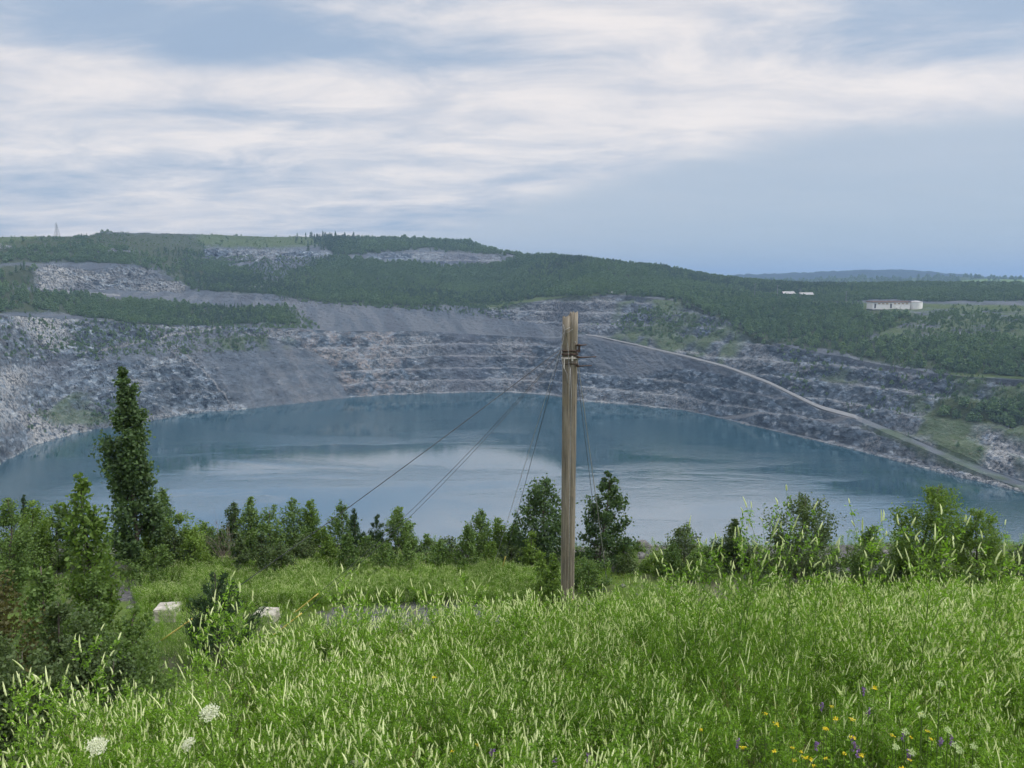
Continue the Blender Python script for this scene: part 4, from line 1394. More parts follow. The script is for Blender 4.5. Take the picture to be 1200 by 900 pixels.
# ------------------------------------------------------------------ trees and bushes one can tell apart
ROW = 'young trees in the row along the edge of the bench'
TREES = [
    # name, label, category, u, top row, distance, width px, shape, leaves, keyword extras
    ('poplar_tree', 'tall dark slender poplar rising well above the lake at the left', 'tree', 148, 430, 29.5, 50, 'poplar', 'leaf_poplar', dict(dens=2.7, elev=55)),
    ('aspen_tree', 'bright green leafy tree just in front and left of the tall poplar', 'tree', 100, 557, 23.0, 66, 'column', 'leaf_bright', dict(elev=55)),
    ('willow_tree', 'slim feathery young tree close to the right of the tall poplar', 'tree', 190, 572, 33.0, 26, 'cone', 'leaf_mid', dict(elev=60)),
    ('maple_sapling', 'rounded light green sapling two trees right of the tall poplar', 'tree', 213, 600, 31.0, 40, 'round', 'leaf_bright', {}),
    ('alder_sapling', 'low mid-green sapling between rounded light sapling and the bare-twig one', 'tree', 240, 610, 32.5, 34, 'round', 'leaf_mid', {}),
    ('alder_sapling', 'dark slender sapling with a bare grey bush at its foot', 'tree', 272, 588, 33.0, 26, 'column', 'leaf_dark', {}),
    ('aspen_sapling', 'narrow light-topped aspen right of the dark slender sapling', 'tree', 292, 582, 32.0, 26, 'column', 'leaf_mid', dict(elev=58)),
    ('alder_sapling', 'wide leafy sapling left of the paired aspens under the long cable', 'tree', 316, 595, 32.0, 38, 'round', 'leaf_mid', {}),
    ('aspen_sapling', 'left one of two pointed aspens standing side by side below the long cable', 'tree', 343, 584, 33.0, 30, 'column', 'leaf_mid', dict(elev=58)),
    ('aspen_sapling', 'right one of two pointed aspens standing side by side below the long cable', 'tree', 368, 586, 33.5, 24, 'column', 'leaf_bright', dict(elev=60)),
    ('aspen_sapling', 'loose twiggy aspen where the long cable dips into the trees', 'tree', 398, 587, 33.0, 32, 'column', 'leaf_mid', dict(dens=0.7, elev=55)),
    ('pine_sapling', 'small dark pine with a bushy head next to the twiggy aspen', 'tree', 414, 596, 32.0, 22, 'cone', 'leaf_pine', dict(needle=True)),
    ('pine_sapling', 'narrow dark pine spire left of the two thin cables', 'tree', 438, 603, 32.5, 24, 'cone', 'leaf_pine', dict(needle=True, dens=1.3)),
    ('aspen_sapling', 'tall pointed aspen crossed by the two thin cables', 'tree', 467, 593, 33.0, 30, 'cone', 'leaf_mid', dict(elev=58)),
    ('willow_sapling', 'wispy narrow willow right of the two thin cables', 'tree', 481, 609, 34.0, 20, 'column', 'leaf_mid', dict(dens=0.7, elev=65)),
    ('alder_sapling', 'short pointed sapling in the lowest dip of the tree row', 'tree', 500, 625, 33.0, 26, 'cone', 'leaf_mid', {}),
    ('alder_sapling', 'short rounded sapling at the right end of the dip', 'tree', 523, 629, 32.0, 30, 'round', 'leaf_dark', {}),
    ('aspen_sapling', 'spiky aspen with the tallest tip of the clump left of the pole', 'tree', 563, 599, 32.5, 34, 'column', 'leaf_mid', dict(elev=62)),
    ('aspen_sapling', 'middle aspen of the spiky clump left of the pole', 'tree', 583, 607, 33.0, 26, 'column', 'leaf_bright', dict(elev=64)),
    ('aspen_sapling', 'slim aspen at the right of the spiky clump under the guy wires', 'tree', 603, 611, 33.0, 26, 'column', 'leaf_mid', dict(elev=62)),
    ('cottonwood_tree', 'clumpy dark green cottonwood partly hidden by the wooden pole', 'tree', 634, 559, 31.0, 56, 'round', 'leaf_poplar', dict(dens=1.05, leaf=0.10)),
    ('larch_sapling', 'small bright conical sapling at the left foot of the pole', 'tree', 634, 646, 25.0, 26, 'cone', 'leaf_bright', {}),
    ('alder_bush', 'leafy bright bush pressed against the left foot of the pole', 'bush', 652, 650, 24.0, 28, 'column', 'leaf_bright', {}),
    ('cottonwood_tree', 'layered dark green cottonwood just right of the pole', 'tree', 701, 554, 31.0, 54, 'poplar', 'leaf_poplar', dict(elev=30, leaf=0.10)),
    ('larch_sapling', 'short light green sapling right of the layered cottonwood', 'tree', 731, 631, 31.5, 28, 'cone', 'leaf_mid', {}),
    ('larch_sapling', 'thin twin-tipped sapling second to the right of the layered cottonwood', 'tree', 746, 633, 33.0, 18, 'cone', 'leaf_mid', dict(dens=0.7)),
    ('maple_sapling', 'small bright yellow-green sapling alone against the pale water', 'tree', 770, 642, 30.0, 26, 'cone', 'leaf_bright', {}),
    ('birch_sapling', 'dark irregular birch right of the small yellow-green sapling', 'tree', 803, 612, 31.0, 38, 'round', 'leaf_dark', dict(dens=0.9)),
    ('alder_bush', 'low green bush between the dark birch and the neat cone tree', 'bush', 832, 640, 30.0, 34, 'round', 'leaf_mid', {}),
    ('spruce_sapling', 'neat dark green cone-shaped tree behind tall weed stalks', 'tree', 863, 607, 30.0, 36, 'cone', 'leaf_dark', dict(dens=1.5)),
    ('cherry_tree', 'broad dark ragged tree at the right, widest of the row', 'tree', 940, 582, 28.5, 74, 'round', 'leaf_dark', dict(dens=1.0)),
    ('aspen_sapling', 'small upright leafy sapling with pale stalk tips before it', 'tree', 1020, 616, 28.0, 38, 'column', 'leaf_mid', dict(elev=55)),
    ('willow_tree', 'bright green two-lobed willow leaning right near the right edge', 'tree', 1086, 566, 28.0, 64, 'round', 'leaf_bright', dict(lean=0.06, dens=1.1)),
    ('willow_tree', 'shorter light green willow right of the leaning two-lobed one', 'tree', 1155, 597, 28.0, 58, 'round', 'leaf_bright', dict(lean=-0.02)),
    ('alder_sapling', 'dark little tree cut off by the right edge of the view', 'tree', 1200, 637, 28.5, 38, 'round', 'leaf_dark', {}),
    ('alder_bush', 'grey-green low bush at the foot of the shorter willow', 'bush', 1135, 668, 26.0, 60, 'round', 'leaf_mid', {}),
    ('alder_bush', 'dark low bush behind the weeds right of the widest tree', 'bush', 972, 660, 27.5, 40, 'round', 'leaf_dark', {}),
    ('alder_bush', 'round yellow-green bush at the foot of the paired aspens', 'bush', 375, 649, 29.5, 34, 'round', 'leaf_bright', {}),
    ('alder_bush', 'brownish small bush at the left foot of the guy wire', 'bush', 545, 662, 29.5, 30, 'round', 'leaf_brown', {}),
    ('alder_bush', 'small light bush at the right foot of the guy wire', 'bush', 577, 660, 29.0, 22, 'cone', 'leaf_bright', {}),
    ('alder_bush', 'mid-green bush right behind the foot of the wooden pole', 'bush', 690, 655, 27.5, 40, 'round', 'leaf_mid', {}),
    ('alder_sapling', 'leafy sapling at the far left edge behind the brownish shrubs', 'tree', 0, 585, 27.0, 46, 'round', 'leaf_mid', {}),
    ('alder_sapling', 'second sapling from the left edge, light green and rounded', 'tree', 32, 588, 29.0, 44, 'round', 'leaf_bright', {}),
    ('alder_sapling', 'third sapling from the left edge, touching the bright leafy tree', 'tree', 62, 590, 30.0, 40, 'round', 'leaf_mid', {}),
    ('pine_sapling', 'tiny dark conifer tip peeping over the saplings at far left', 'tree', 28, 580, 32.0, 16, 'cone', 'leaf_pine', dict(needle=True)),
    ('willow_bush', 'low feathery bush right beside the trunk of the tall poplar', 'bush', 183, 640, 28.5, 48, 'round', 'leaf_mid', {}),
    ('pine_bush', 'dark spiky young pine between the two concrete blocks', 'bush', 252, 668, 21.5, 72, 'round', 'leaf_pine', dict(needle=True, leaf=0.085, dens=1.5, elev=40)),
    ('sumac_shrub', 'brown and yellowish tall shrub in the bottom left corner', 'shrub', 12, 642, 11.0, 104, 'column', 'leaf_brown', dict(leaf=0.05, dens=1.2)),
    ('hazel_shrub', 'dark green shrub right of the brownish corner shrub', 'shrub', 62, 705, 11.5, 92, 'round', 'leaf_dark', dict(leaf=0.05, dens=1.1)),
    ('hazel_shrub', 'mid-green shrub at the foot of the bright leafy tree', 'shrub', 112, 672, 14.0, 52, 'column', 'leaf_mid', dict(leaf=0.055, dens=1.0)),
    ('hazel_shrub', 'leafy shrub standing left below the left concrete block', 'shrub', 152, 716, 13.5, 64, 'round', 'leaf_mid', dict(leaf=0.055, dens=0.9)),
    ('hazel_shrub', 'dark lowest shrub showing just over the weeds at far left', 'shrub', 30, 762, 9.5, 110, 'round', 'leaf_dark', dict(leaf=0.05, dens=0.9)),
    ('hazel_shrub', 'low dark shrub in the shade below the left yellow cable guard', 'shrub', 140, 770, 11.5, 90, 'round', 'leaf_dark', dict(leaf=0.05, dens=0.9)),
    ('hazel_shrub', 'olive shrub between the brownish corner shrub and the mid-green shrub', 'shrub', 44, 660, 13.0, 60, 'round', 'leaf_mid', dict(leaf=0.055, dens=0.9)),
    ('hazel_shrub', 'dark leafy shrub between the left yellow guard and the left shrubs', 'shrub', 168, 742, 15.0, 62, 'round', 'leaf_mid', dict(leaf=0.055, dens=1.0)),
    ('hazel_shrub', 'shrub in deep shade under the brownish corner shrub', 'shrub', -8, 735, 9.0, 80, 'round', 'leaf_dark', dict(leaf=0.045)),
    ('alder_bush', 'low mid-green bush at the base of the dark slender sapling', 'bush', 228, 645, 30.5, 44, 'round', 'leaf_mid', {}),
    ('alder_bush', 'low mid-green bush filling the row under the loose twiggy aspen', 'bush', 420, 640, 30.5, 50, 'round', 'leaf_dark', {}),
    ('alder_bush', 'low mid-green bush filling the row under the wispy willow', 'bush', 487, 645, 30.5, 52, 'round', 'leaf_mid', {}),
    ('alder_bush', 'dark low bush filling the row under the wide leafy sapling', 'bush', 318, 640, 30.5, 56, 'round', 'leaf_dark', {}),
    ('alder_bush', 'low dark bush filling the row under the spiky clump', 'bush', 600, 640, 30.5, 54, 'round', 'leaf_dark', {}),
]
frng = np.random.default_rng(77)
ROW_NAMES = [(148, 'tall poplar'), (190, 'slim feathery tree'), (213, 'rounded light sapling'), (240, 'low mid-green sapling'), (272, 'dark slender sapling'), (292, 'narrow light-topped aspen'),
             (316, 'wide leafy sapling'), (343, 'left paired aspen'), (368, 'right paired aspen'), (398, 'loose twiggy aspen'), (414, 'bushy-headed pine'), (438, 'narrow pine spire'),
             (467, 'cable-crossed aspen'), (481, 'wispy willow'), (500, 'short pointed sapling'), (523, 'short rounded sapling'), (563, 'tallest spiky aspen'), (583, 'middle spiky aspen'),
             (603, 'slim aspen under the guy wires'), (634, 'clumpy cottonwood'), (701, 'layered cottonwood'), (731, 'short light sapling'), (746, 'twin-tipped sapling'), (770, 'yellow-green sapling'),
             (803, 'dark birch'), (832, 'low green bush'), (863, 'neat cone tree'), (940, 'widest ragged tree'), (1020, 'small upright sapling'), (1086, 'leaning willow'), (1155, 'shorter willow'), (1200, 'dark edge tree')]
for (ua, na), (ub, nb) in zip(ROW_NAMES[:-1], ROW_NAMES[1:]):
    u = (ua + ub) / 2 + frng.uniform(-3, 3)
    tone = ['leaf_mid', 'leaf_dark', 'leaf_bright', 'leaf_mid'][int(frng.integers(0, 4))]
    TREES.append(('alder_sapling', 'low %s sapling between the %s and the %s' % ({'leaf_mid': 'green', 'leaf_dark': 'dark', 'leaf_bright': 'bright'}[tone], na, nb), 'tree',
                  u, (626 if u < 640 else 648) + frng.uniform(-12, 14), frng.uniform(28.6, 31.6), frng.uniform(22, 34), ['cone', 'cone', 'column'][int(frng.integers(0, 3))], tone, {}))
for i, (nm, lab, cat, u, tv, dd, wpx, shp, mt, kw) in enumerate(TREES):
    plant_tree(nm, lab, cat, u, tv, dd, wpx, shp, mt, 300 + i, group=ROW if 27 <= dd <= 34 else None, **kw)


def bare_bush(label, u, v, d, h, w, seed):
    """leafless grey twigs fanning out from the ground"""
    rng = np.random.default_rng(seed)
    x = float(ray(u, v)[0]) * d
    root = empty('bare_bush', (x, d, float(near_z(x, d)) - 0.03))
    tag(root, label, 'bush', 'leafless twig bushes')
    for _ in range(14):
        mb = MB()
        az = rng.uniform(0, 6.28); e = rng.uniform(0.75, 1.45)
        dv = np.array([math.cos(az) * math.cos(e) * w / h, math.sin(az) * math.cos(e) * w / h, math.sin(e)])
        st = curve_pts(np.zeros(3), dv, h * rng.uniform(0.7, 1.05), rng.normal(0, 0.10, 3), 6)
        mb.tube(st, np.linspace(0.014, 0.003, 6), 4, cap=False)
        for q in range(9):
            p = st[rng.integers(1, 6)]
            mb.tube(curve_pts(p, dv + rng.normal(0, 0.5, 3), h * rng.uniform(0.15, 0.35), rng.normal(0, 0.12, 3), 4), np.linspace(0.006, 0.0015, 4), 3, cap=False)
        mb.build('branch', M['twig'], root)


bare_bush('grey leafless bush among the saplings left of the paired aspens', 264, 640, 30.0, 1.9, 1.1, 1)
bare_bush('pinkish-grey dead brush between the corner shrub and the bright leafy tree', 50, 700, 14.0, 2.6, 1.6, 2)


# ------------------------------------------------------------------ the old wooden pole and its stays
POLE_D = 22.0
pb = at(665, 700, POLE_D); PX = pb[0]
PZ = float(near_z(PX, POLE_D)) - 0.3
PTOP = float(at(665, 367, POLE_D)[2])


def log(mb, x0, y0, x1, y1, z0, z1, r0, r1, seed, n=14, segs=26):
    rng = np.random.default_rng(seed)
    b0 = len(mb.v)
    ph = rng.uniform(0, 6.28)
    for i in range(segs + 1):
        f = i / segs
        r = r0 + (r1 - r0) * f
        for j in range(n):
            th = 2 * math.pi * j / n
            k = 1 + 0.03 * math.sin(3 * th + ph) + 0.035 * rng.normal() * 0.6
            zz = z0 + (z1 - z0) * f
            if i == segs:
                zz += rng.normal(0, 0.035)
            mb.v.append((x0 + (x1 - x0) * f + r * k * math.cos(th), y0 + (y1 - y0) * f + r * k * math.sin(th), zz))
    for i in range(segs):
        for j in range(n):
            q = b0 + i * n
            mb.f.append((q + j, q + (j + 1) % n, q + n + (j + 1) % n, q + n + j))
    c = len(mb.v)
    mb.v.append((x1, y1, z1 - 0.06))
    for j in range(n):
        mb.f.append((b0 + segs * n + j, b0 + segs * n + (j + 1) % n, c))


def build_pole():
    H = PTOP - PZ
    root = empty('utility_pole', (PX, POLE_D, PZ))
    tag(root, 'weathered double wooden utility pole standing alone before the lake', 'utility pole')
    a = MB(); log(a, -0.06, 0.0, -0.098, 0.0, 0, H - 0.09, 0.135, 0.122, 1); a.build('pole', M['pole'], root, True)
    b = MB(); log(b, 0.065, 0.06, 0.10, 0.015, 0, H, 0.13, 0.118, 2); b.build('pole', M['pole'], root, True)

    def zrow(v):
        return float(at(665, v, POLE_D)[2]) - PZ
    for v, m, hh in ((419.5, 'white_band', 0.05), (415, 'steel', 0.06), (411, 'steel', 0.05), (426, 'steel', 0.03)):
        mb = MB()
        for sx, yy in ((-0.098, 0.0), (0.10, 0.015)):
            n = 16
            ring = [(sx + 0.132 * math.cos(2 * math.pi * j / n), yy + 0.132 * math.sin(2 * math.pi * j / n), zrow(v)) for j in range(n + 1)]
            mb.tube(ring, hh / 2, 5, cap=False)
        mb.build('band', M[m], root, True)
    for v, x1 in ((404.0, 0.46), (418.0, 0.74), (428.2, 0.62)):
        mb = MB()
        zz = zrow(v)
        mb.tube([(0.16, -0.10, zz), (0.3, -0.12, zz - 0.005), (x1, -0.14, zz + 0.01)], [0.024, 0.02, 0.014], 8)
        mb.tube([(0.23, -0.115, zz - 0.035), (0.23, -0.115, zz + 0.035)], 0.035, 8)
        mb.build('bracket_rod', M['steel'], root, True)
    mb = MB(); mb.box((0.26, -0.07, zrow(407.5)), (0.06, 0.06, 0.22)); mb.box((0.22, -0.10, zrow(411)), (0.14, 0.05, 0.08))
    mb.build('bracket', M['steel'], root)
    # slack pale wires stapled up the face
    for pts in ([(660, 380), (661, 388), (660, 396), (658, 405), (657, 418), (660, 430), (664, 437), (665, 448)],
                [(671, 385), (667, 388), (663, 390), (665, 404), (666, 420), (667, 445), (667, 480)],
                [(658, 400), (659, 392), (662, 386), (668, 383)], [(668, 430), (669, 460), (668, 520), (667, 600), (666, 690)]):
        mb = MB()
        w = []
        for (pu, pv) in pts:
            q = at(pu, pv, POLE_D)
            w.append((q[0] - PX, -0.142, q[2] - PZ))
        mb.tube(w, 0.009, 5)
        mb.build('ground_wire', M['pale_cable'], root, True)
    mb = MB(); mb.box((0.06, -0.150, zrow(419.5)), (0.05, 0.03, 0.14)); mb.build('clamp', M['white_band'], root)
    mb = MB(); mb.box((-0.17, -0.13, zrow(426)), (0.03, 0.03, 0.26)); mb.build('clamp', M['white_band'], root)
    mb = MB(); mb.box((0.15, -0.10, zrow(704)), (0.07, 0.02, 0.16)); mb.build('marker_tag', M['guard'], root)


build_pole()


def guy(label, top_px, end_px, sag, mat, end_d, guard=None, r=0.011, group='stay cables of the pole'):
    A = at(top_px[0], top_px[1], POLE_D - 0.1)
    t, s = ray(*end_px)
    if end_d is None:
        B = near_point(end_px[0], end_px[1], 20.0)
    else:
        B = np.array([float(t) * end_d, end_d, float(near_z(float(t) * end_d, end_d)) - 0.05])
    root = empty('stay_cable', tuple(B))
    tag(root, label, 'cable', group)
    k = np.linspace(0, 1, 24)[:, None]
    P = A + (B - A) * k
    P[:, 2] -= sag * 4 * (k * (1 - k))[:, 0]
    mb = MB(); mb.tube(P - B, r, 5)
    mb.build('wire', M[mat], root, True)
    an = MB(); an.tube([(0, 0, -0.15), (0.05 * np.sign(A[0] - B[0]), 0, 0.06), (0.22 * np.sign(A[0] - B[0]), 0, 0.12)], 0.018, 6); an.build('anchor_rod', M['steel'], root, True)
    if guard:
        L = np.linalg.norm(B - A)
        k = np.linspace(1 - guard[1] / L, 1 - guard[0] / L, 6)[:, None]
        G = A + (B - A) * k
        G[:, 2] -= sag * 4 * (k * (1 - k))[:, 0]
        mb = MB(); mb.tube(G - B, 0.022, 8); mb.build('guard_sleeve', M['guard'], root, True)
    return P


guy('long dark stay cable sloping left to beside the left concrete block', (656, 410), (172, 763), 0.12, 'cable', None, (0.5, 1.9), 0.012)
guy('upper of two thin stay cables sloping left to the meadow', (657, 412), (333, 728), 0.42, 'cable', None, (0.3, 1.9), 0.0075)
guy('lower of two thin stay cables, ending by the right concrete block', (659, 411), (300, 760), 0.55, 'cable', None, (0.5, 2.1), 0.0075)
guy('dark stay cable dropping steeply from the pole to its left', (661, 398), (586, 696), 0.0, 'cable', 29.0, (0.2, 1.4), 0.009)
guy('faint pale stay cable dropping beside the steep dark one', (659, 402), (576, 694), 0.0, 'pale_cable', 29.5, None, 0.008)
guy('stay cable dropping to the right of the pole in front of the cottonwood', (674, 400), (712, 694), -0.0, 'pale_cable', 28.0, None, 0.012)
guy('dark stay cable dropping just right of the pole', (672, 402), (704, 690), 0.0, 'cable', 30.0, None, 0.009)


def concrete_block(label, u, v, d, sx, sy, sz, rz, seed):
    import bmesh
    p = at(u, v, d)
    zb = float(near_z(p[0], d)) - 0.1
    bm = bmesh.new()
    bmesh.ops.create_cube(bm, size=1.0)
    bmesh.ops.scale(bm, vec=(sx, sy, sz), verts=bm.verts)
    bmesh.ops.bevel(bm, geom=list(bm.edges), offset=0.025, segments=2, affect='EDGES')
    bmesh.ops.subdivide_edges(bm, edges=[e for e in bm.edges if e.calc_length() > 0.3], cuts=5, use_grid_fill=True)
    rng = np.random.default_rng(seed)
    for vt in bm.verts:
        vt.co.x += rng.normal(0, 0.006); vt.co.y += rng.normal(0, 0.006); vt.co.z += rng.normal(0, 0.005) + sz / 2
    me = bpy.data.meshes.new('concrete_block'); bm.to_mesh(me); bm.free(); me.materials.append(M['concrete'])
    o = link('concrete_block', me, None, (p[0], d, zb))
    o.rotation_euler = (0, 0, rz)
    tag(o, label, 'concrete block', 'anchor blocks of the stay cables')
    return zb


for lab, u, vt, dd, rz, sd in (('concrete block left of the dark young pine', 196, 710, 24.9, 0.10, 1), ('concrete block right of the dark young pine', 312, 716, 24.7, -0.12, 2)):
    topz = float(at(u, vt, dd)[2]); p = at(u, vt, dd)
    concrete_block(lab, u, vt, dd, 0.72, 0.7, topz - (float(near_z(p[0], dd)) - 0.1), rz, sd)

# ------------------------------------------------------------------ buildings, poles and masts on the far plateau
PL = {}


def plateau_at(u, v):
    p = on_terrain(u, v)
    return p


def far_building(name, label, u0, u1, v_base, v_top, roof, seed):
    p = plateau_at((u0 + u1) / 2, v_base)
    d = p[1]
    w = (u1 - u0) * d / F
    h = (v_base - v_top) * d / F + 1.0
    root = empty(name, (p[0], p[1], p[2] - 1.0))
    tag(root, label, 'building')
    return root, w, h


root, w, h = far_building('depot_building', 'long low white depot with brown roof edge on the far plateau', 1019, 1062, 361, 354, True, 1)
mb = MB(); mb.box((0, 0, h / 2), (w, 14, h)); mb.build('wall', M['white_wall'], root)
mb = MB(); mb.box((0, 0, h + 0.45), (w + 1.6, 15.6, 0.9)); mb.build('roof', M['brown_roof'], root)
for i in range(9):
    mb = MB(); fx = -w / 2 + w * (i + 0.6) / 9.4
    mt, hh = ('door', 0.62) if i in (0, 4) else ('ochre', 0.16)
    mb.box((fx, -7.1, h * (0.18 + hh / 2 if mt == 'door' else 0.80)), (w * (0.04 if mt == 'door' else 0.06), 0.3, h * hh))
    mb.build('door' if mt == 'door' else 'window', M[mt], root)
root, w, h = far_building('storage_tank', 'white upright tank building right of the long white depot', 1065, 1079.5, 362, 353, True, 2)
mb = MB(); mb.tube([(0, 0, 0), (0, 0, h * 0.92)], w / 2, 24); mb.build('wall', M['white_wall'], root)
mb = MB(); mb.tube([(0, 0, h * 0.92), (0, 0, h * 1.06)], [w / 2 + 0.25, 1.2], 24); mb.build('roof', M['pale_roof'], root)
mb = MB(); mb.tube([(w * 0.52, 0, 0), (w * 0.52, 0, h * 1.35)], 0.18, 6); mb.build('vent_pipe', M['lattice'], root)
for lab, u0, u1, vb, vt, sd in (('dark house with a pale roof left of the bare mast', 917, 930, 350, 344, 3), ('dark house with a pale roof right of the bare mast', 936, 951, 350.5, 345, 4)):
    root, w, h = far_building('house', lab, u0, u1, vb, vt, True, sd)
    mb = MB(); mb.box((0, 0, h / 2), (w, 9, h)); mb.build('wall', M['dark_wall'], root)
    mb = MB()
    for s in (-1, 1):
        mb.v += [(-w / 2 - 0.6, s * 5.2, h - 0.2), (w / 2 + 0.6, s * 5.2, h - 0.2), (w / 2 + 0.6, 0, h + 2.6), (-w / 2 - 0.6, 0, h + 2.6)]
        i = len(mb.v) - 4
        mb.f.append((i, i + 1, i + 2, i + 3))
    mb.build('roof', M['pale_roof'], root)
    for q in range(3):
        mb = MB(); mb.box((-w / 3 + q * w / 3, -4.6, h * 0.55), (1.4, 0.2, 1.4)); mb.build('window', M['door'], root)
for lab, u, vb, vt in (('far utility pole at the left end of the plateau road', 884.5, 350, 332), ('far utility pole left of the dark houses', 910, 352, 334), ('far utility pole between the two dark houses', 937, 354, 339),
                       ('pale far mast between the houses and the depot', 991, 357, 341)):
    p = plateau_at(u, vb)
    hh = (vb - vt) * p[1] / F
    root = empty('utility_pole', (p[0], p[1], p[2] - 0.5))
    tag(root, lab, 'utility pole', 'poles on the far plateau')
    mb = MB(); mb.tube([(0, 0, 0), (0, 0, hh + 0.5)], [0.34, 0.22], 8); mb.build('pole', M['lattice'], root)
    mb = MB(); mb.box((0, -0.3, hh - 0.6), (4.6, 0.25, 0.3)); mb.build('crossarm', M['lattice'], root)


def van(label, u, v, w, name='parked_van', rz=0.0):
    p = plateau_at(u, v)
    root = empty(name, (p[0], p[1] - 3, p[2] + 0.1), rz)
    tag(root, label, 'van', 'white vans on the far plateau')
    mb = MB()
    prof = [(-w / 2, 0.45), (w / 2, 0.45), (w / 2, 1.25), (w / 2 - 0.9, 1.45), (w / 2 - 1.5, 2.3), (-w / 2, 2.35)]
    for sy in (-1, 1):
        mb.v += [(x, sy * 1.0, zz) for x, zz in prof]
    mb.f.append(tuple(range(6))[::-1]); mb.f.append(tuple(range(6, 12)))
    for i in range(6):
        j = (i + 1) % 6
        mb.f.append((i, j, 6 + j, 6 + i))
    mb.build('body', M['white_wall'], root)
    for sx in (-1, 1):
        for sy in (-1, 1):
            wb = MB(); wb.tube([(sx * w * 0.32, sy * 0.8, 0.38), (sx * w * 0.32, sy * 1.05, 0.38)], 0.38, 12); wb.build('wheel', M['door'], root)
    wb = MB(); wb.box((w * 0.22, -1.02, 1.85), (1.0, 0.06, 0.6)); wb.build('window', M['door'], root)


van('tiny white van parked before the long white depot', 1051, 362, 6.5)
van('tiny white van alone above the upper rock wall right of the pole', 718, 344, 5.5)


def lattice_tower(label, u, vb, vt, wb):
    p = plateau_at(u, vb)
    d = p[1] + 60
    hh = (vb - vt) * d / F + 3
    root = empty('transmission_tower', (float(ray(u, vb)[0]) * d, d, -float(ray(u, vb)[1]) * d - 3))
    tag(root, label, 'transmission tower')
    for sx in (-1, 1):
        for sy in (-1, 1):
            mb = MB(); mb.tube([(sx * wb / 2, sy * wb / 2, 0), (sx * wb * 0.16, sy * wb * 0.16, hh * 0.62), (sx * 0.25, sy * 0.25, hh)], [0.28, 0.24, 0.16], 5)
            mb.build('leg', M['lattice'], root)
    for k in range(5):
        f0, f1 = k / 6, (k + 1) / 6
        a0 = wb / 2 * (1 - f0 * 0.95); a1 = wb / 2 * (1 - f1 * 0.95)
        for sy in (-1, 1):
            for sx in (-1, 1):
                mb = MB(); mb.tube([(-sx * a0, sy * a0, f0 * hh), (sx * a1, sy * a1, f1 * hh)], 0.13, 4); mb.build('brace', M['lattice'], root)
    for f, ww in ((0.68, 6.5), (0.82, 5.0)):
        mb = MB(); mb.tube([(-ww / 2, 0, f * hh), (ww / 2, 0, f * hh)], 0.2, 5); mb.build('crossarm', M['lattice'], root)


lattice_tower('lattice power tower on the skyline at far left', 67, 277, 261.5, 7.5)


# ------------------------------------------------------------------ single weeds and flowers of the near bank
def clover_thing(u, tv, d, seed, label):
    t, s = ray(u, tv)
    x = float(t) * d
    zb = float(near_z(x, d))
    h = -float(s) * d - zb
    stem, tails, (lv, lf) = sweet_clover(seed, h, 1.0, int(9 + 5 * h), split=True)
    root = empty('sweet_clover', (x, d, zb - 0.02), 0.0)
    tag(root, label, 'wildflower', 'tall sweet clover stalks')
    # bring the tip over the pixel it was read from
    tip = np.array(tails.v[-1]); root.location.x -= tip[0] * 0.7
    stem.build('stem', M['stem'], root)
    per = 40
    for q in range(0, len(tails.v), per):
        one = MB(); one.v = tails.v[q:q + per]; one.f = [tuple(i - q for i in f) for f in tails.f if q <= f[0] < q + per]
        one.build('flower_spike', M['raceme'], root, True)
    link('leaves', mesh_np('leaves', lv, lf, M['weed_leaf']), root)


STALKS = [
    (928, 612, 5.6, 'tall pale-tipped clover stalk in front of the widest tree'), (1019, 620, 5.4, 'tall clover stalk before the small upright sapling at right'),
    (1086, 622, 5.2, 'tall clover stalk against the leaning two-lobed willow'), (856, 610, 6.2, 'tall feathery clover stalk left of the neat cone tree'),
    (893, 612, 6.4, 'thin tall clover stalk between the cone tree and the widest tree'), (868, 640, 5.8, 'clover stalk in front of the neat cone tree'),
    (827, 640, 6.0, 'clover stalk in front of the low green bush left of the cone tree'), (980, 660, 6.0, 'clover stalk left of the small upright sapling at right'),
    (1165, 655, 5.6, 'clover stalk in front of the shorter light green willow'), (1190, 668, 5.2, 'clover stalk standing highest by the right edge'),
    (262, 694, 6.0, 'clover stalk rising highest over the dark young pine'), (283, 712, 5.8, 'clover stalk right of the dark young pine, near the right concrete block'),
    (228, 742, 5.6, 'clover stalk below the left concrete block'), (392, 690, 6.4, 'clover stalk before the dark gravel strip, left one'),
    (425, 700, 6.6, 'clover stalk before the dark gravel strip, second from left'), (508, 690, 6.8, 'clover stalk standing highest before the middle of the meadow strip'),
    (465, 706, 6.6, 'clover stalk before the middle of the dark gravel strip'), (560, 694, 6.8, 'clover stalk at the right end of the meadow strip'),
    (620, 712, 6.6, 'clover stalk left of the pole foot'), (704, 704, 6.6, 'clover stalk right of the pole foot'),
    (30, 792, 4.6, 'clover stalk rising against the dark shrubs at far left'), (52, 808, 4.6, 'second clover stalk from the left against the dark shrubs'),
    (103, 762, 5.0, 'clover stalk against the shrub at the foot of the bright leafy tree'), (345, 720, 6.2, 'clover stalk beside the yellow guard right of the right block'),
    (1105, 660, 6.2, 'clover stalk right under the leaning two-lobed willow'), (790, 668, 6.6, 'clover stalk under the dark irregular birch'),
]
for i, (u, tv, dd, lab) in enumerate(STALKS):
    clover_thing(u, tv, dd, 500 + i, lab)


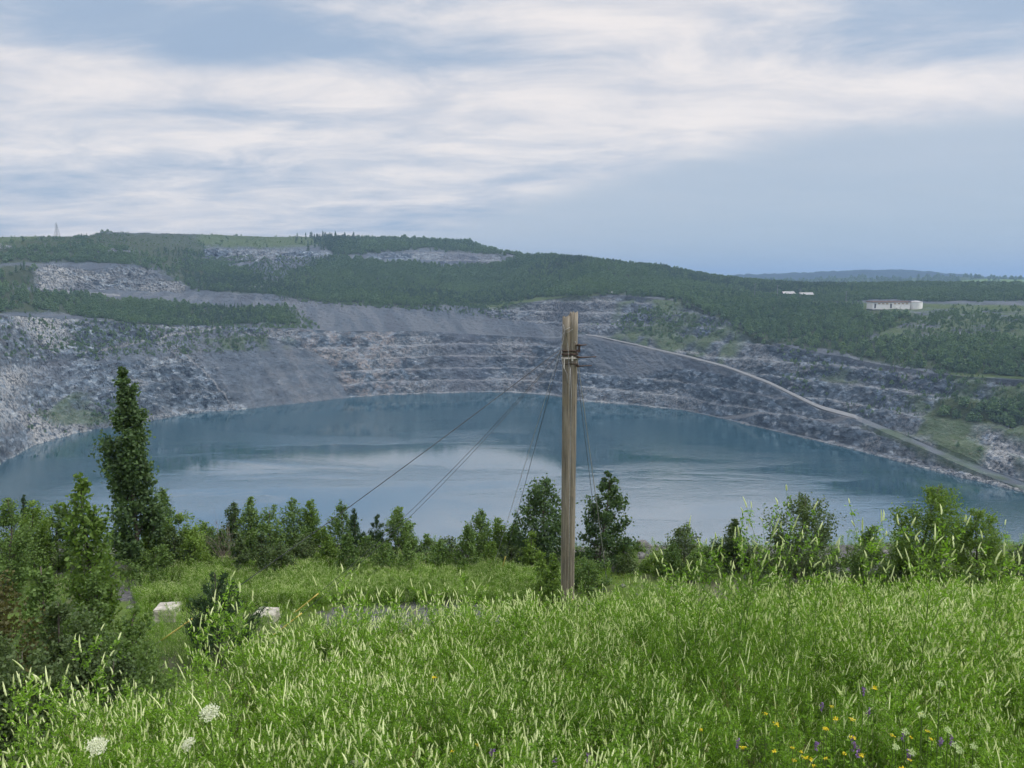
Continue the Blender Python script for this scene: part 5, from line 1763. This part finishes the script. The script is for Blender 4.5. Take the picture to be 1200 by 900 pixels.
def umbel_thing(label, u, v, d, dia, tilt, seed, mat='umbel', name='wild_carrot', rays=22, dome=0.22):
    rng = np.random.default_rng(seed)
    p = at(u, v, d)
    zb = float(near_z(p[0], d))
    h = p[2] - zb
    root = empty(name, (p[0], d, zb - 0.02))
    CLEAR.append((p[0], d, 0.09))
    tag(root, label, 'wildflower', 'white umbels in the weeds' if mat == 'umbel' else 'small pale round flower heads')
    st = MB()
    base = np.zeros(3); top = np.array([0, 0, h])
    st.tube([base, np.array([0.02, 0.01, h * 0.5]), top - np.array([0, 0, dia * 0.55])], [0.004, 0.0035, 0.0028], 5)
    cen, ax = [], []
    rot = np.array([tilt[0], tilt[1], 1.0]); rot /= np.linalg.norm(rot)
    e1 = np.cross(rot, [0, 1, 0]); e1 /= np.linalg.norm(e1); e2 = np.cross(rot, e1)
    hub = top - rot * dia * 0.5
    for i in range(rays):
        rr = dia / 2 * math.sqrt((i + 0.5) / rays); th = i * 2.399
        tip = top + e1 * rr * math.cos(th) + e2 * rr * math.sin(th) - rot * dome * dia * (rr / (dia / 2)) ** 2
        st.tube([hub, hub * 0.4 + tip * 0.6, tip], [0.0012, 0.001, 0.0008], 3, cap=False)
        n = 26
        off = rng.normal(0, dia * 0.07, (n, 2))
        cen.append(tip + off[:, :1] * e1 + off[:, 1:] * e2 + rot * rng.normal(0, dia * 0.012, (n, 1)))
        ax.append(e1 * rng.normal(size=(n, 1)) + e2 * rng.normal(size=(n, 1)) + rot * rng.normal(0, 0.3, (n, 1)))
    st.build('stem', M['stem'], root)
    v_, f_ = leaf_quads(np.concatenate(cen), dia * 0.10, dia * 0.09, rng, axis=np.concatenate(ax))
    link('flower_head', mesh_np('flower_head', v_, f_, M[mat]), root)
    lv, lf = leaf_quads(np.stack([rng.normal(0, 0.04, 60), rng.normal(0, 0.04, 60), rng.uniform(0.1, 0.7, 60) * h], -1), 0.04, 0.008, rng)
    link('leaves', mesh_np('leaves', lv, lf, M['weed_leaf']), root)


umbel_thing('wild carrot umbel at bottom left, lowest on the left', 114, 868, 3.6, 0.085, (0.5, -0.55), 1)
umbel_thing('wild carrot umbel highest on the left, over the bright weeds', 245, 830, 3.9, 0.085, (0.15, -0.8), 2)
umbel_thing('small half-open wild carrot umbel right of the lowest left one', 219, 866, 3.7, 0.068, (-0.35, -0.45), 3)
umbel_thing('wild carrot umbel at the bottom edge left of centre', 420, 888, 3.5, 0.065, (0.1, -1.2), 4)
for i, (u, v, lab) in enumerate([(1102, 797, 'pale round flower head highest at lower right'), (1081, 833, 'pale round flower head second highest at lower right'),
                                 (1061, 853, 'pale round flower head left of the cluster at lower right'), (1050, 871, 'pale round flower head lowest left of the group'),
                                 (1069, 877, 'pale round flower head just right of the lowest left one'), (1120, 869, 'larger pale flower head of the touching pair'),
                                 (1125, 875, 'smaller pale flower head of the touching pair'), (1141, 870, 'pale oval flower head farthest right'),
                                 (1111, 851, 'pale flower head above the touching pair'), (1144, 895, 'pale green flower head at the bottom edge at right')]):
    umbel_thing(lab, u, v, 3.75 + 0.004 * (880 - v), 0.036, (0.1 * (i % 3 - 1), -1.1), 20 + i, 'pale_disc', 'pennycress', 10, 0.05)


def small_flower(name, label, u, v, d, mat, seed, size, group, tall=False):
    rng = np.random.default_rng(seed)
    p = at(u, v, d)
    zb = float(near_z(p[0], d))
    h = p[2] - zb
    root = empty(name, (p[0], d, zb - 0.02))
    CLEAR.append((p[0], d, 0.035))
    tag(root, label, 'wildflower', group)
    st = MB(); st.tube([(rng.normal(0, 0.03), rng.normal(0, 0.03), 0), (0.01, 0, h * 0.6), (0, 0, h)], [0.003, 0.0025, 0.0018], 4); st.build('stem', M['stem'], root)
    n = 26 if tall else 18
    if tall:
        c = np.stack([rng.normal(0, size * 0.22, n), rng.normal(0, size * 0.22, n), h + rng.uniform(-1.3, 0.9, n) * size], -1)
    else:
        c = np.stack([rng.normal(0, size * 0.4, n), rng.normal(0, size * 0.4, n), h + rng.normal(0, size * 0.18, n)], -1)
    v_, f_ = leaf_quads(c, size * 0.62, size * 0.42, rng)
    link('petals', mesh_np('petals', v_, f_, M[mat]), root)
    k = 24
    lv, lf = leaf_quads(np.stack([rng.normal(0, 0.03, k), rng.normal(0, 0.03, k), rng.uniform(0.2, 0.9, k) * h], -1), 0.03, 0.012, rng)
    link('leaves', mesh_np('leaves', lv, lf, M['weed_leaf']), root)


YEL = [(910, 845), (929, 872), (940, 877), (944, 884), (951, 886), (990, 879), (1010, 881), (966, 849), (969, 850), (998, 839), (1066, 886), (1068, 860), (1058, 896), (1088, 853), (1080, 833), (908, 876), (931, 887), (968, 884), (870, 872), (822, 851), (1092, 862),
       (1000, 860), (1047, 858), (975, 824), (980, 838), (954, 893), (897, 832), (509, 790), (530, 876), (560, 868), (1025, 802)]
for i, (u, v) in enumerate(YEL):
    small_flower('trefoil', 'tiny yellow trefoil flower low among the weeds', u, v, 3.6 + 0.006 * (895 - v), 'yellow', 60 + i, 0.014 if i % 3 else 0.019, 'yellow trefoil flowers in the near weeds')
for i, (u, v) in enumerate([(1001, 870), (1006, 876), (1000, 862), (1018, 830), (1012, 806), (964, 823), (1066, 880), (1103, 864), (1115, 862), (1058, 858), (957, 869), (577, 878), (690, 883), (650, 890), (865, 866)]):
    small_flower('vetch', 'small purple vetch spike low among the weeds', u, v, 3.7 + 0.006 * (895 - v), 'purple', 120 + i, 0.024, 'purple vetch spikes in the near weeds', True)

build_weeds()

# ------------------------------------------------------------------ haze


def build_haze():
    m = bpy.data.materials.new('haze_air')
    m.use_nodes = True
    k = NT(m.node_tree)
    out = k.node('ShaderNodeOutputMaterial')
    pv = k.node('ShaderNodeVolumePrincipled')
    pv.inputs['Color'].default_value = (0.40, 0.62, 0.95, 1)
    pv.inputs['Density'].default_value = 0.00018
    pv.inputs['Anisotropy'].default_value = 0.2
    k.link(pv.outputs[0], out.inputs['Volume'])
    hb = MB()
    hb.box((0, 0, 0), (24800, 24800, 340))
    hz = hb.build('haze', m)
    hz.location.z = -166 + 170
    tag(hz, 'thin bluish summer haze filling the air over the pit', kind='stuff')


build_haze()
